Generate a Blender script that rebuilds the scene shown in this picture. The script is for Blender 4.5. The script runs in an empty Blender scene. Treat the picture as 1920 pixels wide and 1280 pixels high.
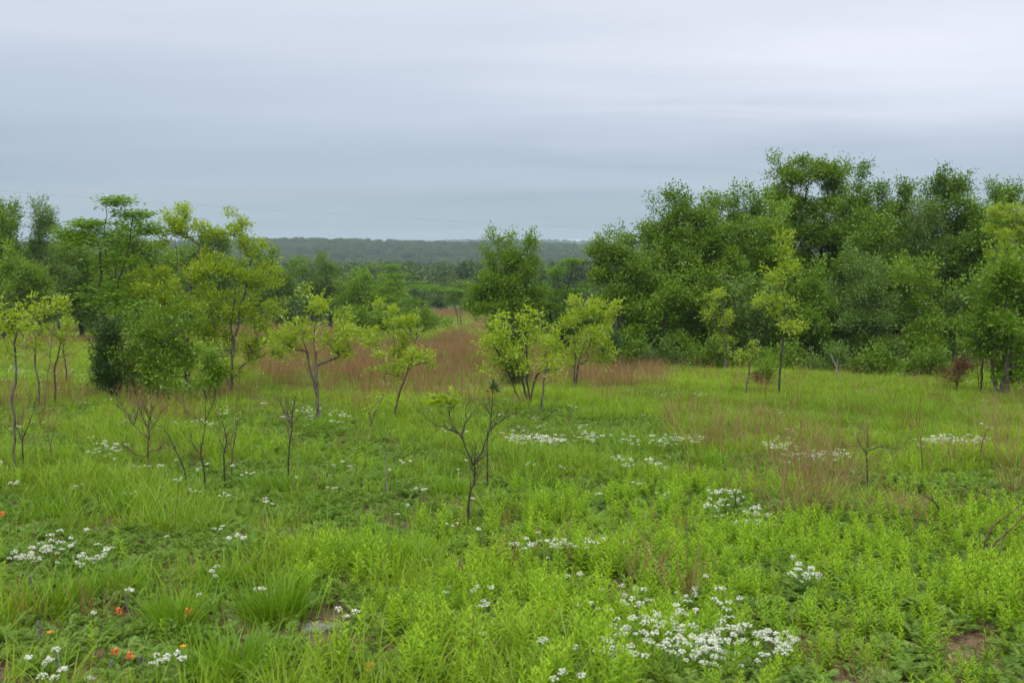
import bpy, math
import numpy as np
from mathutils import Vector

# ------------------------------------------------------------------ camera, sky, sun, exposure
SC = bpy.context.scene
COL = SC.collection
R = math.radians
CAM_H = 1.7
PITCH = R(5.2)
F = 1867.0                      # focal length in photo pixels (35 mm lens, 1920 wide)

cam_d = bpy.data.cameras.new('camera')
cam = bpy.data.objects.new('camera', cam_d)
COL.objects.link(cam)
cam.location = (0, 0, CAM_H)
cam.rotation_euler = (R(90) - PITCH, 0, 0)
cam_d.lens = 35.0
cam_d.sensor_width = 36.0
cam_d.clip_start = 0.05
cam_d.clip_end = 20000
cam_d.dof.use_dof = True
cam_d.dof.focus_distance = 14.0
cam_d.dof.aperture_fstop = 4.5
SC.camera = cam

SUN_EL, SUN_AZ = 58.0, 200.0     # degrees; azimuth clockwise from +Y
world = bpy.data.worlds.new('World')
SC.world = world
world.use_nodes = True
wn = world.node_tree
wn.nodes.clear()


def N(nt, typ, **kw):
    n = nt.nodes.new(typ)
    for k, v in kw.items():
        if k == 'inp':
            for kk, vv in v.items():
                n.inputs[kk].default_value = vv
        else:
            setattr(n, k, v)
    return n


def L(nt, a, b):
    nt.links.new(a, b)


def srgb(r, g, b):
    def f(c):
        c /= 255.0
        return c / 12.92 if c <= 0.04045 else ((c + 0.055) / 1.055) ** 2.4
    return (f(r), f(g), f(b), 1.0)


def build_world():
    nt = wn
    out = N(nt, 'ShaderNodeOutputWorld')
    sky = N(nt, 'ShaderNodeTexSky', sky_type='NISHITA', sun_disc=False,
            sun_elevation=R(SUN_EL), sun_rotation=R(SUN_AZ))
    bg_sky = N(nt, 'ShaderNodeBackground', inp={'Strength': 0.1})
    L(nt, sky.outputs[0], bg_sky.inputs['Color'])
    tc = N(nt, 'ShaderNodeTexCoord')
    sep = N(nt, 'ShaderNodeSeparateXYZ')
    L(nt, tc.outputs['Generated'], sep.inputs[0])
    zc = N(nt, 'ShaderNodeMath', operation='MAXIMUM', inp={1: 0.0})
    L(nt, sep.outputs['Z'], zc.inputs[0])
    # a flat cloud deck seen from below: direction divided by its height
    zz = N(nt, 'ShaderNodeMath', operation='ADD', inp={1: 0.07})
    L(nt, zc.outputs[0], zz.inputs[0])
    dx = N(nt, 'ShaderNodeMath', operation='DIVIDE')
    dy = N(nt, 'ShaderNodeMath', operation='DIVIDE')
    L(nt, sep.outputs['X'], dx.inputs[0]); L(nt, zz.outputs[0], dx.inputs[1])
    L(nt, sep.outputs['Y'], dy.inputs[0]); L(nt, zz.outputs[0], dy.inputs[1])
    comb = N(nt, 'ShaderNodeCombineXYZ')
    L(nt, dx.outputs[0], comb.inputs['X']); L(nt, dy.outputs[0], comb.inputs['Y'])
    m1 = N(nt, 'ShaderNodeMapping', inp={'Location': (3.1, 1.7, 0.0), 'Rotation': (0, 0, R(-14)), 'Scale': (0.13, 0.34, 1.0)})
    m2 = N(nt, 'ShaderNodeMapping', inp={'Location': (8.4, 2.2, 0.0), 'Rotation': (0, 0, R(8)), 'Scale': (0.4, 0.8, 1.0)})
    L(nt, comb.outputs[0], m1.inputs[0]); L(nt, comb.outputs[0], m2.inputs[0])
    n1 = N(nt, 'ShaderNodeTexNoise', inp={'Scale': 1.0, 'Detail': 4.0, 'Roughness': 0.5, 'Distortion': 0.3})
    n2 = N(nt, 'ShaderNodeTexNoise', inp={'Scale': 1.0, 'Detail': 5.0, 'Roughness': 0.55, 'Distortion': 0.4})
    L(nt, m1.outputs[0], n1.inputs['Vector']); L(nt, m2.outputs[0], n2.inputs['Vector'])
    # overcast luminance: brighter towards the zenith
    ramp = N(nt, 'ShaderNodeValToRGB')
    cr = ramp.color_ramp
    cr.interpolation = 'EASE'
    pts = [(0.0, srgb(172, 188, 198)), (0.04, srgb(167, 184, 195)), (0.085, srgb(176, 189, 205)), (0.135, srgb(193, 204, 219)),
           (0.20, srgb(214, 220, 232)), (0.30, srgb(230, 234, 244)), (1.0, (1.62, 1.62, 1.66, 1))]
    cr.elements[0].position, cr.elements[0].color = pts[0]
    cr.elements[1].position, cr.elements[1].color = pts[-1]
    for p, c in pts[1:-1]:
        e = cr.elements.new(p); e.color = c
    L(nt, zc.outputs[0], ramp.inputs[0])
    # cloud light and dark
    def var(noise, lo, hi, a, b):
        mr = N(nt, 'ShaderNodeMapRange', inp={'From Min': lo, 'From Max': hi})
        L(nt, noise.outputs['Fac'], mr.inputs['Value'])
        mx = N(nt, 'ShaderNodeMix', data_type='RGBA')
        mx.inputs[6].default_value = a
        mx.inputs[7].default_value = b
        L(nt, mr.outputs[0], mx.inputs['Factor'])
        return mx.outputs[2]
    v1 = var(n1, 0.35, 0.65, (0.90, 0.93, 0.95, 1), (1.08, 1.055, 1.045, 1))
    v2 = var(n2, 0.3, 0.7, (0.94, 0.95, 0.96, 1), (1.055, 1.045, 1.04, 1))
    mu1 = N(nt, 'ShaderNodeMix', data_type='RGBA', blend_type='MULTIPLY', inp={'Factor': 1.0})
    mu2 = N(nt, 'ShaderNodeMix', data_type='RGBA', blend_type='MULTIPLY', inp={'Factor': 1.0})
    L(nt, ramp.outputs[0], mu1.inputs[6]); L(nt, v1, mu1.inputs[7])
    L(nt, mu1.outputs[2], mu2.inputs[6]); L(nt, v2, mu2.inputs[7])
    def bump(sock, c, w):
        a = N(nt, 'ShaderNodeMath', operation='SUBTRACT', inp={1: c}); L(nt, sock, a.inputs[0])
        b = N(nt, 'ShaderNodeMath', operation='ABSOLUTE'); L(nt, a.outputs[0], b.inputs[0])
        r = N(nt, 'ShaderNodeMapRange', interpolation_type='SMOOTHSTEP', inp={'From Min': 0.0, 'From Max': w, 'To Min': 1.0, 'To Max': 0.0})
        L(nt, b.outputs[0], r.inputs['Value'])
        return r.outputs[0]
    # the deck is thinner and lavender-pale towards the right, heavier and bluer to the left
    mr3 = N(nt, 'ShaderNodeMapRange', interpolation_type='SMOOTHSTEP', inp={'From Min': -0.05, 'From Max': 0.42})
    # the edge of the pale bank runs obliquely and frays with the cloud noise
    obl = N(nt, 'ShaderNodeMath', operation='MULTIPLY_ADD', inp={1: 0.55})
    L(nt, n2.outputs['Fac'], obl.inputs[0]); L(nt, sep.outputs['X'], obl.inputs[2])
    sh = N(nt, 'ShaderNodeMath', operation='SUBTRACT', inp={1: 0.27}); L(nt, obl.outputs[0], sh.inputs[0])
    L(nt, sh.outputs[0], mr3.inputs['Value'])
    f3 = N(nt, 'ShaderNodeMath', operation='MULTIPLY')
    L(nt, mr3.outputs[0], f3.inputs[0]); L(nt, bump(sep.outputs['Z'], 0.15, 0.13), f3.inputs[1])
    mx3 = N(nt, 'ShaderNodeMix', data_type='RGBA')
    mx3.inputs[6].default_value = (0.965, 0.98, 0.985, 1); mx3.inputs[7].default_value = (1.34, 1.27, 1.22, 1)
    L(nt, f3.outputs[0], mx3.inputs['Factor'])
    mu3 = N(nt, 'ShaderNodeMix', data_type='RGBA', blend_type='MULTIPLY', inp={'Factor': 1.0})
    L(nt, mu2.outputs[2], mu3.inputs[6]); L(nt, mx3.outputs[2], mu3.inputs[7])
    # a narrow bright gap under the deck, low over the far ridge
    gp = N(nt, 'ShaderNodeMath', operation='MULTIPLY')
    L(nt, bump(sep.outputs['X'], 0.068, 0.05), gp.inputs[0]); L(nt, bump(sep.outputs['Z'], 0.0085, 0.0042), gp.inputs[1])
    mx4 = N(nt, 'ShaderNodeMix', data_type='RGBA')
    mx4.inputs[7].default_value = (0.95, 0.97, 1.0, 1)
    L(nt, gp.outputs[0], mx4.inputs['Factor']); L(nt, mu3.outputs[2], mx4.inputs[6])
    bg_c = N(nt, 'ShaderNodeBackground', inp={'Strength': 1.0})
    L(nt, mx4.outputs[2], bg_c.inputs['Color'])
    mix = N(nt, 'ShaderNodeMixShader', inp={'Fac': 0.95})
    L(nt, bg_sky.outputs[0], mix.inputs[1]); L(nt, bg_c.outputs[0], mix.inputs[2])
    L(nt, mix.outputs[0], out.inputs['Surface'])


build_world()

sun_d = bpy.data.lights.new('sun', 'SUN')
sun_d.energy = 1.5
sun_d.angle = R(40)
sun_d.color = (1.0, 0.97, 0.92)
sun = bpy.data.objects.new('sun', sun_d)
COL.objects.link(sun)
sd = Vector((math.sin(R(SUN_AZ)) * math.cos(R(SUN_EL)), math.cos(R(SUN_AZ)) * math.cos(R(SUN_EL)), math.sin(R(SUN_EL))))
sun.rotation_euler = sd.to_track_quat('Z', 'Y').to_euler()

SC.view_settings.view_transform = 'Standard'
SC.view_settings.look = 'None'
SC.view_settings.gamma = 1.0
SC.view_settings.exposure = 0.12
SC.cycles.max_bounces = 6
SC.cycles.diffuse_bounces = 3
SC.cycles.glossy_bounces = 1
SC.cycles.transmission_bounces = 4
SC.cycles.volume_bounces = 0
SC.cycles.use_adaptive_sampling = True
SC.cycles.adaptive_threshold = 0.015

# ------------------------------------------------------------------ terrain
_ty = np.array([-600, -60, 0, 32, 150, 250, 500, 700, 860, 1020, 1180, 1420, 1750, 2100, 2450, 3200, 6000.])
_tz = np.array([14, 3.2, 0, -2.24, -7.4, -9.6, -12.5, -13, -8.5, -1.0, 2.2, 0, -6, 6, 15, 9, 0.])


def _pchip(x, xs, ys):
    h = np.diff(xs); dlt = np.diff(ys) / h
    m = np.zeros_like(ys)
    for i in range(1, len(xs) - 1):
        if dlt[i - 1] * dlt[i] > 0:
            w1, w2 = 2 * h[i] + h[i - 1], h[i] + 2 * h[i - 1]
            m[i] = (w1 + w2) / (w1 / dlt[i - 1] + w2 / dlt[i])
    m[0], m[-1] = dlt[0], dlt[-1]
    m[2] = -0.07
    x = np.clip(x, xs[0], xs[-1])
    k = np.clip(np.searchsorted(xs, x) - 1, 0, len(xs) - 2)
    t = (x - xs[k]) / h[k]
    return ((2 * t**3 - 3 * t**2 + 1) * ys[k] + (t**3 - 2 * t**2 + t) * h[k] * m[k]
            + (-2 * t**3 + 3 * t**2) * ys[k + 1] + (t**3 - t**2) * h[k] * m[k + 1])


def ground(x, y):
    x = np.asarray(x, float); y = np.asarray(y, float)
    z = _pchip(y, _ty, _tz)
    hill = np.clip((y - 700) / 350, 0, 1)
    z = z + np.clip((y - 1700) / 500, 0, 1) * (0.012 * x - 3.0)
    z = z + hill * (3.0 * np.sin(x / 260.0 + 2.2) + 1.6 * np.sin(x / 97.0 + y / 300.0) + 0.8 * np.sin(x / 41.0 + 1.0) - 0.006 * x)
    near = np.clip(1 - y / 200.0, 0, 1)
    z = z + near * (0.05 * np.sin(x * 0.9 + 1.3) * np.sin(y * 0.7) + 0.03 * np.sin(x * 2.1 + y * 1.7) + 0.02 * np.sin(x * 0.31 - y * 0.23))
    return z


SP, CP = math.sin(PITCH), math.cos(PITCH)


def ray(px, py):
    a, b = (px - 960.0) / F, (py - 640.0) / F
    return np.array([a, CP - b * SP, -SP - b * CP])


def on_plane(px, py, Y):
    d = ray(px, py)
    t = Y / d[1]
    return np.array([d[0] * t, Y, CAM_H + d[2] * t])


def at(px, py, lift=0.0):
    """the point of the ground that this place of the photograph shows"""
    d = ray(px, py)
    lo, hi = 0.5, None
    t = 0.5
    while t < 3000:
        p = d * t
        if CAM_H + p[2] < ground(p[0], p[1]) + lift:
            hi = t
            break
        lo = t
        t *= 1.04
    if hi is None:
        hi = 300
    for _ in range(30):
        m = 0.5 * (lo + hi)
        if CAM_H + d[2] * m < ground(d[0] * m, d[1] * m) + lift:
            hi = m
        else:
            lo = m
    p = d * hi
    return np.array([p[0], p[1], float(ground(p[0], p[1]))])


def to_px(x, y, z):
    v = np.stack([x, y, z - CAM_H])
    depth = v[1] * CP - v[2] * SP
    up = v[1] * SP + v[2] * CP
    return 960 + F * v[0] / depth, 640 - F * up / depth


# ------------------------------------------------------------------ mesh and object helpers
def mk_mesh(name, verts, faces, mat, lt=None, smooth=False):
    me = bpy.data.meshes.new(name)
    verts = np.asarray(verts, np.float32)
    me.vertices.add(len(verts))
    me.vertices.foreach_set('co', verts.ravel())
    faces = [np.asarray(f, np.int32) for f in faces if len(f)]
    loops = np.concatenate([f.ravel() for f in faces])
    tot = np.concatenate([np.full(len(f), f.shape[1], np.int32) for f in faces])
    st = np.concatenate([[0], np.cumsum(tot)[:-1]]).astype(np.int32)
    me.loops.add(len(loops))
    me.loops.foreach_set('vertex_index', loops)
    me.polygons.add(len(tot))
    me.polygons.foreach_set('loop_start', st)
    me.polygons.foreach_set('loop_total', tot)
    if smooth:
        me.polygons.foreach_set('use_smooth', np.ones(len(tot), bool))
    me.update(calc_edges=True)
    if lt is not None:
        a = me.attributes.new('lt', 'FLOAT', 'FACE')
        a.data.foreach_set('value', np.asarray(lt, np.float32))
    mats = mat if isinstance(mat, (list, tuple)) else [mat]
    for m in mats:
        me.materials.append(m)
    return me


def link(name, me, parent=None, loc=(0, 0, 0)):
    o = bpy.data.objects.new(name, me)
    COL.objects.link(o)
    o.location = loc
    o.parent = parent
    return o


def tag(o, label=None, cat=None, group=None, kind=None):
    if label: o['label'] = label
    if cat: o['category'] = cat
    if group: o['group'] = group
    if kind: o['kind'] = kind
    return o


def thing(name, label, cat, loc, group=None, rz=0.0, sc=1.0):
    o = bpy.data.objects.new(name, None)
    COL.objects.link(o)
    o.empty_display_size = 0.1
    o.location = loc
    o.rotation_euler = (0, 0, rz)
    o.scale = (sc, sc, sc) if np.isscalar(sc) else sc
    return tag(o, label, cat, group)


def dup(root, loc, rz, sc, label=None, group=None):
    r = root.copy(); COL.objects.link(r)
    r.location = loc; r.rotation_euler = (0, 0, rz)
    r.scale = (sc, sc, sc) if np.isscalar(sc) else sc
    if label: r['label'] = label
    if group: r['group'] = group
    for ch in list(root.children):
        c = ch.copy(); COL.objects.link(c); c.parent = r
        for g in list(ch.children):
            d = g.copy(); COL.objects.link(d); d.parent = c
    return r


def norm(v):
    return v / np.maximum(np.linalg.norm(v, axis=-1, keepdims=True), 1e-9)


class Acc:
    """collects vertices and faces of one mesh"""
    def __init__(s):
        s.v, s.q, s.t, s.lq, s.ltt, s.n = [], [], [], [], [], 0

    def add(s, verts, quads=None, tris=None, lt=0.5):
        verts = np.asarray(verts, float).reshape(-1, 3)
        if quads is not None and len(quads):
            s.q.append(np.asarray(quads) + s.n)
            s.lq.append(np.broadcast_to(lt, (len(quads),)))
        if tris is not None and len(tris):
            s.t.append(np.asarray(tris) + s.n)
            s.ltt.append(np.broadcast_to(lt, (len(tris),)))
        s.v.append(verts)
        s.n += len(verts)

    def mesh(s, name, mat, smooth=False):
        f, l = [], []
        if s.q:
            f.append(np.concatenate(s.q)); l.append(np.concatenate(s.lq))
        if s.t:
            f.append(np.concatenate(s.t)); l.append(np.concatenate(s.ltt))
        return mk_mesh(name, np.concatenate(s.v), f, mat, np.concatenate(l), smooth)


def tube(acc, P, rad, k=5, lt=0.5):
    P = np.asarray(P, float); n = len(P)
    T = np.empty_like(P)
    T[1:-1] = P[2:] - P[:-2]; T[0] = P[1] - P[0]; T[-1] = P[-1] - P[-2]
    T = norm(T)
    ref = np.array([0.83, 0.55, 0.08])
    A = norm(np.cross(T, ref)); B = np.cross(T, A)
    ang = np.arange(k) * 2 * np.pi / k
    ring = P[:, None] + np.asarray(rad)[:, None, None] * (np.cos(ang)[None, :, None] * A[:, None] + np.sin(ang)[None, :, None] * B[:, None])
    i = np.arange(n - 1)[:, None] * k; j = np.arange(k)[None]; j2 = (j + 1) % k
    q = np.stack([i + j, i + j2, i + k + j2, i + k + j], -1).reshape(-1, 4)
    acc.add(ring.reshape(-1, 3), quads=q, lt=lt)


def leaves(acc, rng, P, D, Nn, Ln, W, lt, fold=0.18, droop=0.1):
    """one kite-shaped folded blade for each row"""
    D = norm(D)
    S = norm(np.cross(D, Nn)); Nn = np.cross(S, D)
    Ln = np.broadcast_to(Ln, (len(P),))[:, None]; W = np.broadcast_to(W, (len(P),))[:, None]
    mid = P + D * Ln * 0.45
    a = mid + S * W * 0.5 + Nn * W * fold
    b = mid - S * W * 0.5 + Nn * W * fold
    tip = P + D * Ln - Nn * Ln * droop
    v = np.stack([P, a, tip, b], 1).reshape(-1, 3)
    q = np.arange(len(P) * 4).reshape(-1, 4)
    acc.add(v, quads=q, lt=lt)


def snoise(x, y, s, seed):
    """smooth value between 0 and 1"""
    r = np.random.default_rng(seed)
    o = np.zeros_like(np.asarray(x, float)); tot = 0
    for k in range(10):
        a = r.uniform(0, 2 * np.pi); fq = r.uniform(0.5, 2.2) / s; ph = r.uniform(0, 6.28); w = 1 / (0.5 + fq * s)
        o = o + w * np.sin((x * np.cos(a) + y * np.sin(a)) * fq * 2 * np.pi / 2 + ph); tot += w
    return np.clip(0.5 + 1.1 * o / tot, 0, 1)


# ------------------------------------------------------------------ materials
def new_mat(name):
    m = bpy.data.materials.new(name)
    m.use_nodes = True
    m.node_tree.nodes.clear()
    return m, m.node_tree


def leaf_mat(name, ca, cb, trans=0.35, gloss=0.04, inst=False, rough=0.45):
    """thin leaf: reflects, lets light through, a little sheen; colour runs between two leaf greens"""
    m, nt = new_mat(name)
    out = N(nt, 'ShaderNodeOutputMaterial')
    at_l = N(nt, 'ShaderNodeAttribute', attribute_name='lt')
    if inst:
        at_i = N(nt, 'ShaderNodeAttribute', attribute_name='tint', attribute_type='INSTANCER')
        src = at_i.outputs['Fac']
    else:
        oi = N(nt, 'ShaderNodeObjectInfo')
        src = oi.outputs['Random']
    a = N(nt, 'ShaderNodeMath', operation='MULTIPLY', inp={1: 0.55 if inst else 0.25})
    b = N(nt, 'ShaderNodeMath', operation='MULTIPLY_ADD', inp={1: 0.45 if inst else 0.75})
    L(nt, src, a.inputs[0]); L(nt, at_l.outputs['Fac'], b.inputs[0]); L(nt, a.outputs[0], b.inputs[2])
    mx = N(nt, 'ShaderNodeMix', data_type='RGBA')
    mx.inputs[6].default_value = (*ca, 1); mx.inputs[7].default_value = (*cb, 1)
    L(nt, b.outputs[0], mx.inputs['Factor'])
    col = mx.outputs[2]
    df = N(nt, 'ShaderNodeBsdfDiffuse'); tr = N(nt, 'ShaderNodeBsdfTranslucent')
    gl = N(nt, 'ShaderNodeBsdfAnisotropic', inp={'Roughness': rough, 'Color': (1, 1, 1, 1)})
    tcol = N(nt, 'ShaderNodeMix', data_type='RGBA', blend_type='MULTIPLY', inp={'Factor': 1.0})
    tcol.inputs[7].default_value = (1.25, 1.15, 0.5, 1)
    L(nt, col, tcol.inputs[6])
    L(nt, col, df.inputs['Color']); L(nt, tcol.outputs[2], tr.inputs['Color'])
    m1 = N(nt, 'ShaderNodeMixShader', inp={'Fac': trans}); m2 = N(nt, 'ShaderNodeMixShader', inp={'Fac': gloss})
    L(nt, df.outputs[0], m1.inputs[1]); L(nt, tr.outputs[0], m1.inputs[2])
    L(nt, m1.outputs[0], m2.inputs[1]); L(nt, gl.outputs[0], m2.inputs[2])
    L(nt, m2.outputs[0], out.inputs['Surface'])
    return m


def bark_mat(name, ca, cb, scale=30.0):
    m, nt = new_mat(name)
    out = N(nt, 'ShaderNodeOutputMaterial')
    tc = N(nt, 'ShaderNodeTexCoord')
    mp = N(nt, 'ShaderNodeMapping', inp={'Scale': (1, 1, 0.25)})
    L(nt, tc.outputs['Object'], mp.inputs[0])
    nz = N(nt, 'ShaderNodeTexNoise', inp={'Scale': scale, 'Detail': 4.0})
    L(nt, mp.outputs[0], nz.inputs['Vector'])
    mr = N(nt, 'ShaderNodeMapRange', inp={'From Min': 0.35, 'From Max': 0.65})
    L(nt, nz.outputs['Fac'], mr.inputs['Value'])
    mx = N(nt, 'ShaderNodeMix', data_type='RGBA')
    mx.inputs[6].default_value = (*ca, 1); mx.inputs[7].default_value = (*cb, 1)
    L(nt, mr.outputs[0], mx.inputs['Factor'])
    p = N(nt, 'ShaderNodeBsdfPrincipled', inp={'Roughness': 0.85})
    L(nt, mx.outputs[2], p.inputs['Base Color'])
    bp = N(nt, 'ShaderNodeBump', inp={'Strength': 0.6, 'Distance': 0.01})
    L(nt, nz.outputs['Fac'], bp.inputs['Height']); L(nt, bp.outputs[0], p.inputs['Normal'])
    L(nt, p.outputs[0], out.inputs['Surface'])
    return m


M = {}
# trees
M['yel'] = leaf_mat('yellow_green_leaf', (0.22, 0.34, 0.010), (0.45, 0.60, 0.022), 0.5)
M['oak'] = leaf_mat('oak_leaf', (0.06, 0.15, 0.007), (0.25, 0.41, 0.024), 0.3, 0.03)
M['brt'] = leaf_mat('bright_leaf', (0.11, 0.23, 0.010), (0.26, 0.43, 0.022), 0.36, 0.03)
M['loc'] = leaf_mat('feathery_leaf', (0.11, 0.24, 0.016), (0.25, 0.43, 0.03), 0.36, 0.03)
M['gry'] = leaf_mat('grey_green_leaf', (0.095, 0.19, 0.028), (0.21, 0.34, 0.06), 0.3, 0.03)
M['ced'] = leaf_mat('cedar_leaf', (0.035, 0.09, 0.010), (0.075, 0.155, 0.016), 0.2)
M['dry'] = leaf_mat('dead_leaf', (0.12, 0.05, 0.022), (0.26, 0.13, 0.055), 0.2)
M['far'] = leaf_mat('far_leaf', (0.035, 0.095, 0.010), (0.12, 0.215, 0.02), 0.3)
M['wood'] = leaf_mat('hill_leaf', (0.02, 0.065, 0.012), (0.12, 0.20, 0.03), 0.3, inst=True)
# ground plants
M['grass'] = leaf_mat('grass_blade', (0.11, 0.245, 0.010), (0.36, 0.50, 0.028), 0.34, 0.018, True)
M['tuss'] = leaf_mat('tussock_blade', (0.10, 0.24, 0.008), (0.27, 0.44, 0.018), 0.34, 0.018)
M['forb'] = leaf_mat('shoot_leaf', (0.16, 0.33, 0.010), (0.40, 0.60, 0.022), 0.34, 0.018, True)
M['forb1'] = leaf_mat('shoot_leaf_single', (0.16, 0.33, 0.010), (0.40, 0.60, 0.022), 0.34, 0.018)
M['fern'] = leaf_mat('ferny_leaf', (0.10, 0.22, 0.028), (0.31, 0.46, 0.085), 0.34, 0.018, True)
M['herb'] = leaf_mat('herb_leaf', (0.07, 0.16, 0.012), (0.20, 0.35, 0.03), 0.34, 0.018, True)
M['straw'] = leaf_mat('dry_grass_blade', (0.16, 0.08, 0.034), (0.42, 0.27, 0.135), 0.3, 0.02, True)
M['stalk'] = leaf_mat('dry_stalk', (0.25, 0.145, 0.055), (0.52, 0.36, 0.17), 0.1, 0.02)
M['petal'] = leaf_mat('white_petal', (0.62, 0.66, 0.58), (0.84, 0.85, 0.80), 0.25, 0.02)
M['petal_i'] = leaf_mat('white_petal_far', (0.62, 0.66, 0.58), (0.84, 0.85, 0.80), 0.25, 0.02, True)
M['orange'] = leaf_mat('orange_bract', (0.75, 0.16, 0.05), (0.95, 0.34, 0.14), 0.3, 0.02)
M['gold'] = leaf_mat('golden_petal', (0.85, 0.36, 0.01), (0.95, 0.5, 0.02), 0.3, 0.02)
M['blue'] = leaf_mat('blue_petal', (0.42, 0.48, 0.75), (0.6, 0.66, 0.85), 0.3, 0.02)
M['stem'] = leaf_mat('green_stem', (0.10, 0.22, 0.03), (0.16, 0.30, 0.04), 0.1, 0.03)
M['spike'] = leaf_mat('grey_seed_spike', (0.16, 0.15, 0.16), (0.30, 0.28, 0.30), 0.1, 0.02)
M['bark'] = bark_mat('grey_bark', (0.055, 0.045, 0.035), (0.19, 0.165, 0.14))
M['barkd'] = bark_mat('dark_bark', (0.028, 0.02, 0.016), (0.085, 0.066, 0.05))
M['barkr'] = bark_mat('reddish_bark', (0.07, 0.035, 0.022), (0.17, 0.10, 0.065))
M['barkp'] = bark_mat('pale_dead_wood', (0.16, 0.14, 0.12), (0.36, 0.33, 0.29))


def ground_mat():
    m, nt = new_mat('meadow_soil')
    out = N(nt, 'ShaderNodeOutputMaterial')
    g = N(nt, 'ShaderNodeNewGeometry')
    def noise(scale, det=5.0):
        n = N(nt, 'ShaderNodeTexNoise', inp={'Scale': scale, 'Detail': det, 'Roughness': 0.6})
        L(nt, g.outputs['Position'], n.inputs['Vector'])
        return n.outputs['Fac']
    def mix(fac, lo, hi, a, b):
        mr = N(nt, 'ShaderNodeMapRange', inp={'From Min': lo, 'From Max': hi})
        L(nt, fac, mr.inputs['Value'])
        mx = N(nt, 'ShaderNodeMix', data_type='RGBA')
        for s, v in ((6, a), (7, b)):
            if isinstance(v, tuple): mx.inputs[s].default_value = (*v, 1)
            else: L(nt, v, mx.inputs[s])
        L(nt, mr.outputs[0], mx.inputs['Factor'])
        return mx.outputs[2]
    soil = mix(noise(9), 0.35, 0.65, (0.06, 0.032, 0.018), (0.19, 0.105, 0.065))
    thatch = mix(noise(45), 0.45, 0.62, soil, (0.20, 0.15, 0.085))
    moss = mix(noise(0.9), 0.55, 0.75, thatch, (0.07, 0.11, 0.02))
    # far meadow: a sward seen as one colour, with russet bluestem patches
    sward = mix(noise(0.05), 0.40, 0.62, (0.085, 0.17, 0.022), (0.15, 0.17, 0.05))
    rus = mix(noise(0.023), 0.52, 0.62, sward, (0.19, 0.11, 0.06))
    sep = N(nt, 'ShaderNodeSeparateXYZ'); L(nt, g.outputs['Position'], sep.inputs[0])
    col = mix(sep.outputs['Y'], 45, 75, moss, rus)
    p = N(nt, 'ShaderNodeBsdfPrincipled', inp={'Roughness': 0.95, 'Specular IOR Level': 0.2})
    L(nt, col, p.inputs['Base Color'])
    bp = N(nt, 'ShaderNodeBump', inp={'Strength': 0.7, 'Distance': 0.03})
    L(nt, noise(30), bp.inputs['Height']); L(nt, bp.outputs[0], p.inputs['Normal'])
    L(nt, p.outputs[0], out.inputs['Surface'])
    return m


M['ground'] = ground_mat()


def rock_mat():
    m, nt = new_mat('grey_stone')
    out = N(nt, 'ShaderNodeOutputMaterial')
    g = N(nt, 'ShaderNodeNewGeometry')
    n = N(nt, 'ShaderNodeTexNoise', inp={'Scale': 35.0, 'Detail': 6.0}); L(nt, g.outputs['Position'], n.inputs['Vector'])
    mr = N(nt, 'ShaderNodeMapRange', inp={'From Min': 0.35, 'From Max': 0.65}); L(nt, n.outputs['Fac'], mr.inputs['Value'])
    mx = N(nt, 'ShaderNodeMix', data_type='RGBA')
    mx.inputs[6].default_value = (0.10, 0.09, 0.08, 1); mx.inputs[7].default_value = (0.22, 0.205, 0.19, 1)
    L(nt, mr.outputs[0], mx.inputs['Factor'])
    p = N(nt, 'ShaderNodeBsdfPrincipled', inp={'Roughness': 0.9}); L(nt, mx.outputs[2], p.inputs['Base Color'])
    bp = N(nt, 'ShaderNodeBump', inp={'Strength': 0.8, 'Distance': 0.02}); L(nt, n.outputs['Fac'], bp.inputs['Height'])
    L(nt, bp.outputs[0], p.inputs['Normal']); L(nt, p.outputs[0], out.inputs['Surface'])
    return m


M['rock'] = rock_mat()

# ------------------------------------------------------------------ the ground, one sheet to beyond the last ridge
def build_ground():
    ys = np.concatenate([np.linspace(-500, -12, 24), np.arange(-10, 45, 0.5), 45 * 1.035 ** np.arange(0, 140)])
    ys = ys[ys < 5600]
    u = np.linspace(-1, 1, 181)
    u = np.sign(u) * np.abs(u) ** 1.3
    half = 45 + 1.0 * np.abs(ys)
    X = u[None] * half[:, None]; Y = np.repeat(ys[:, None], len(u), 1)
    Z = ground(X, Y)
    nx = len(u)
    i = (np.arange(len(ys) - 1)[:, None] * nx + np.arange(nx - 1)[None]).ravel()
    q = np.stack([i, i + 1, i + nx + 1, i + nx], 1)
    me = mk_mesh('meadow_ground', np.stack([X, Y, Z], -1).reshape(-1, 3), [q], M['ground'], smooth=True)
    tag(link('meadow_ground', me), 'gently falling meadow ground running down to the wooded valley', None, kind='structure')


build_ground()

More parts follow.
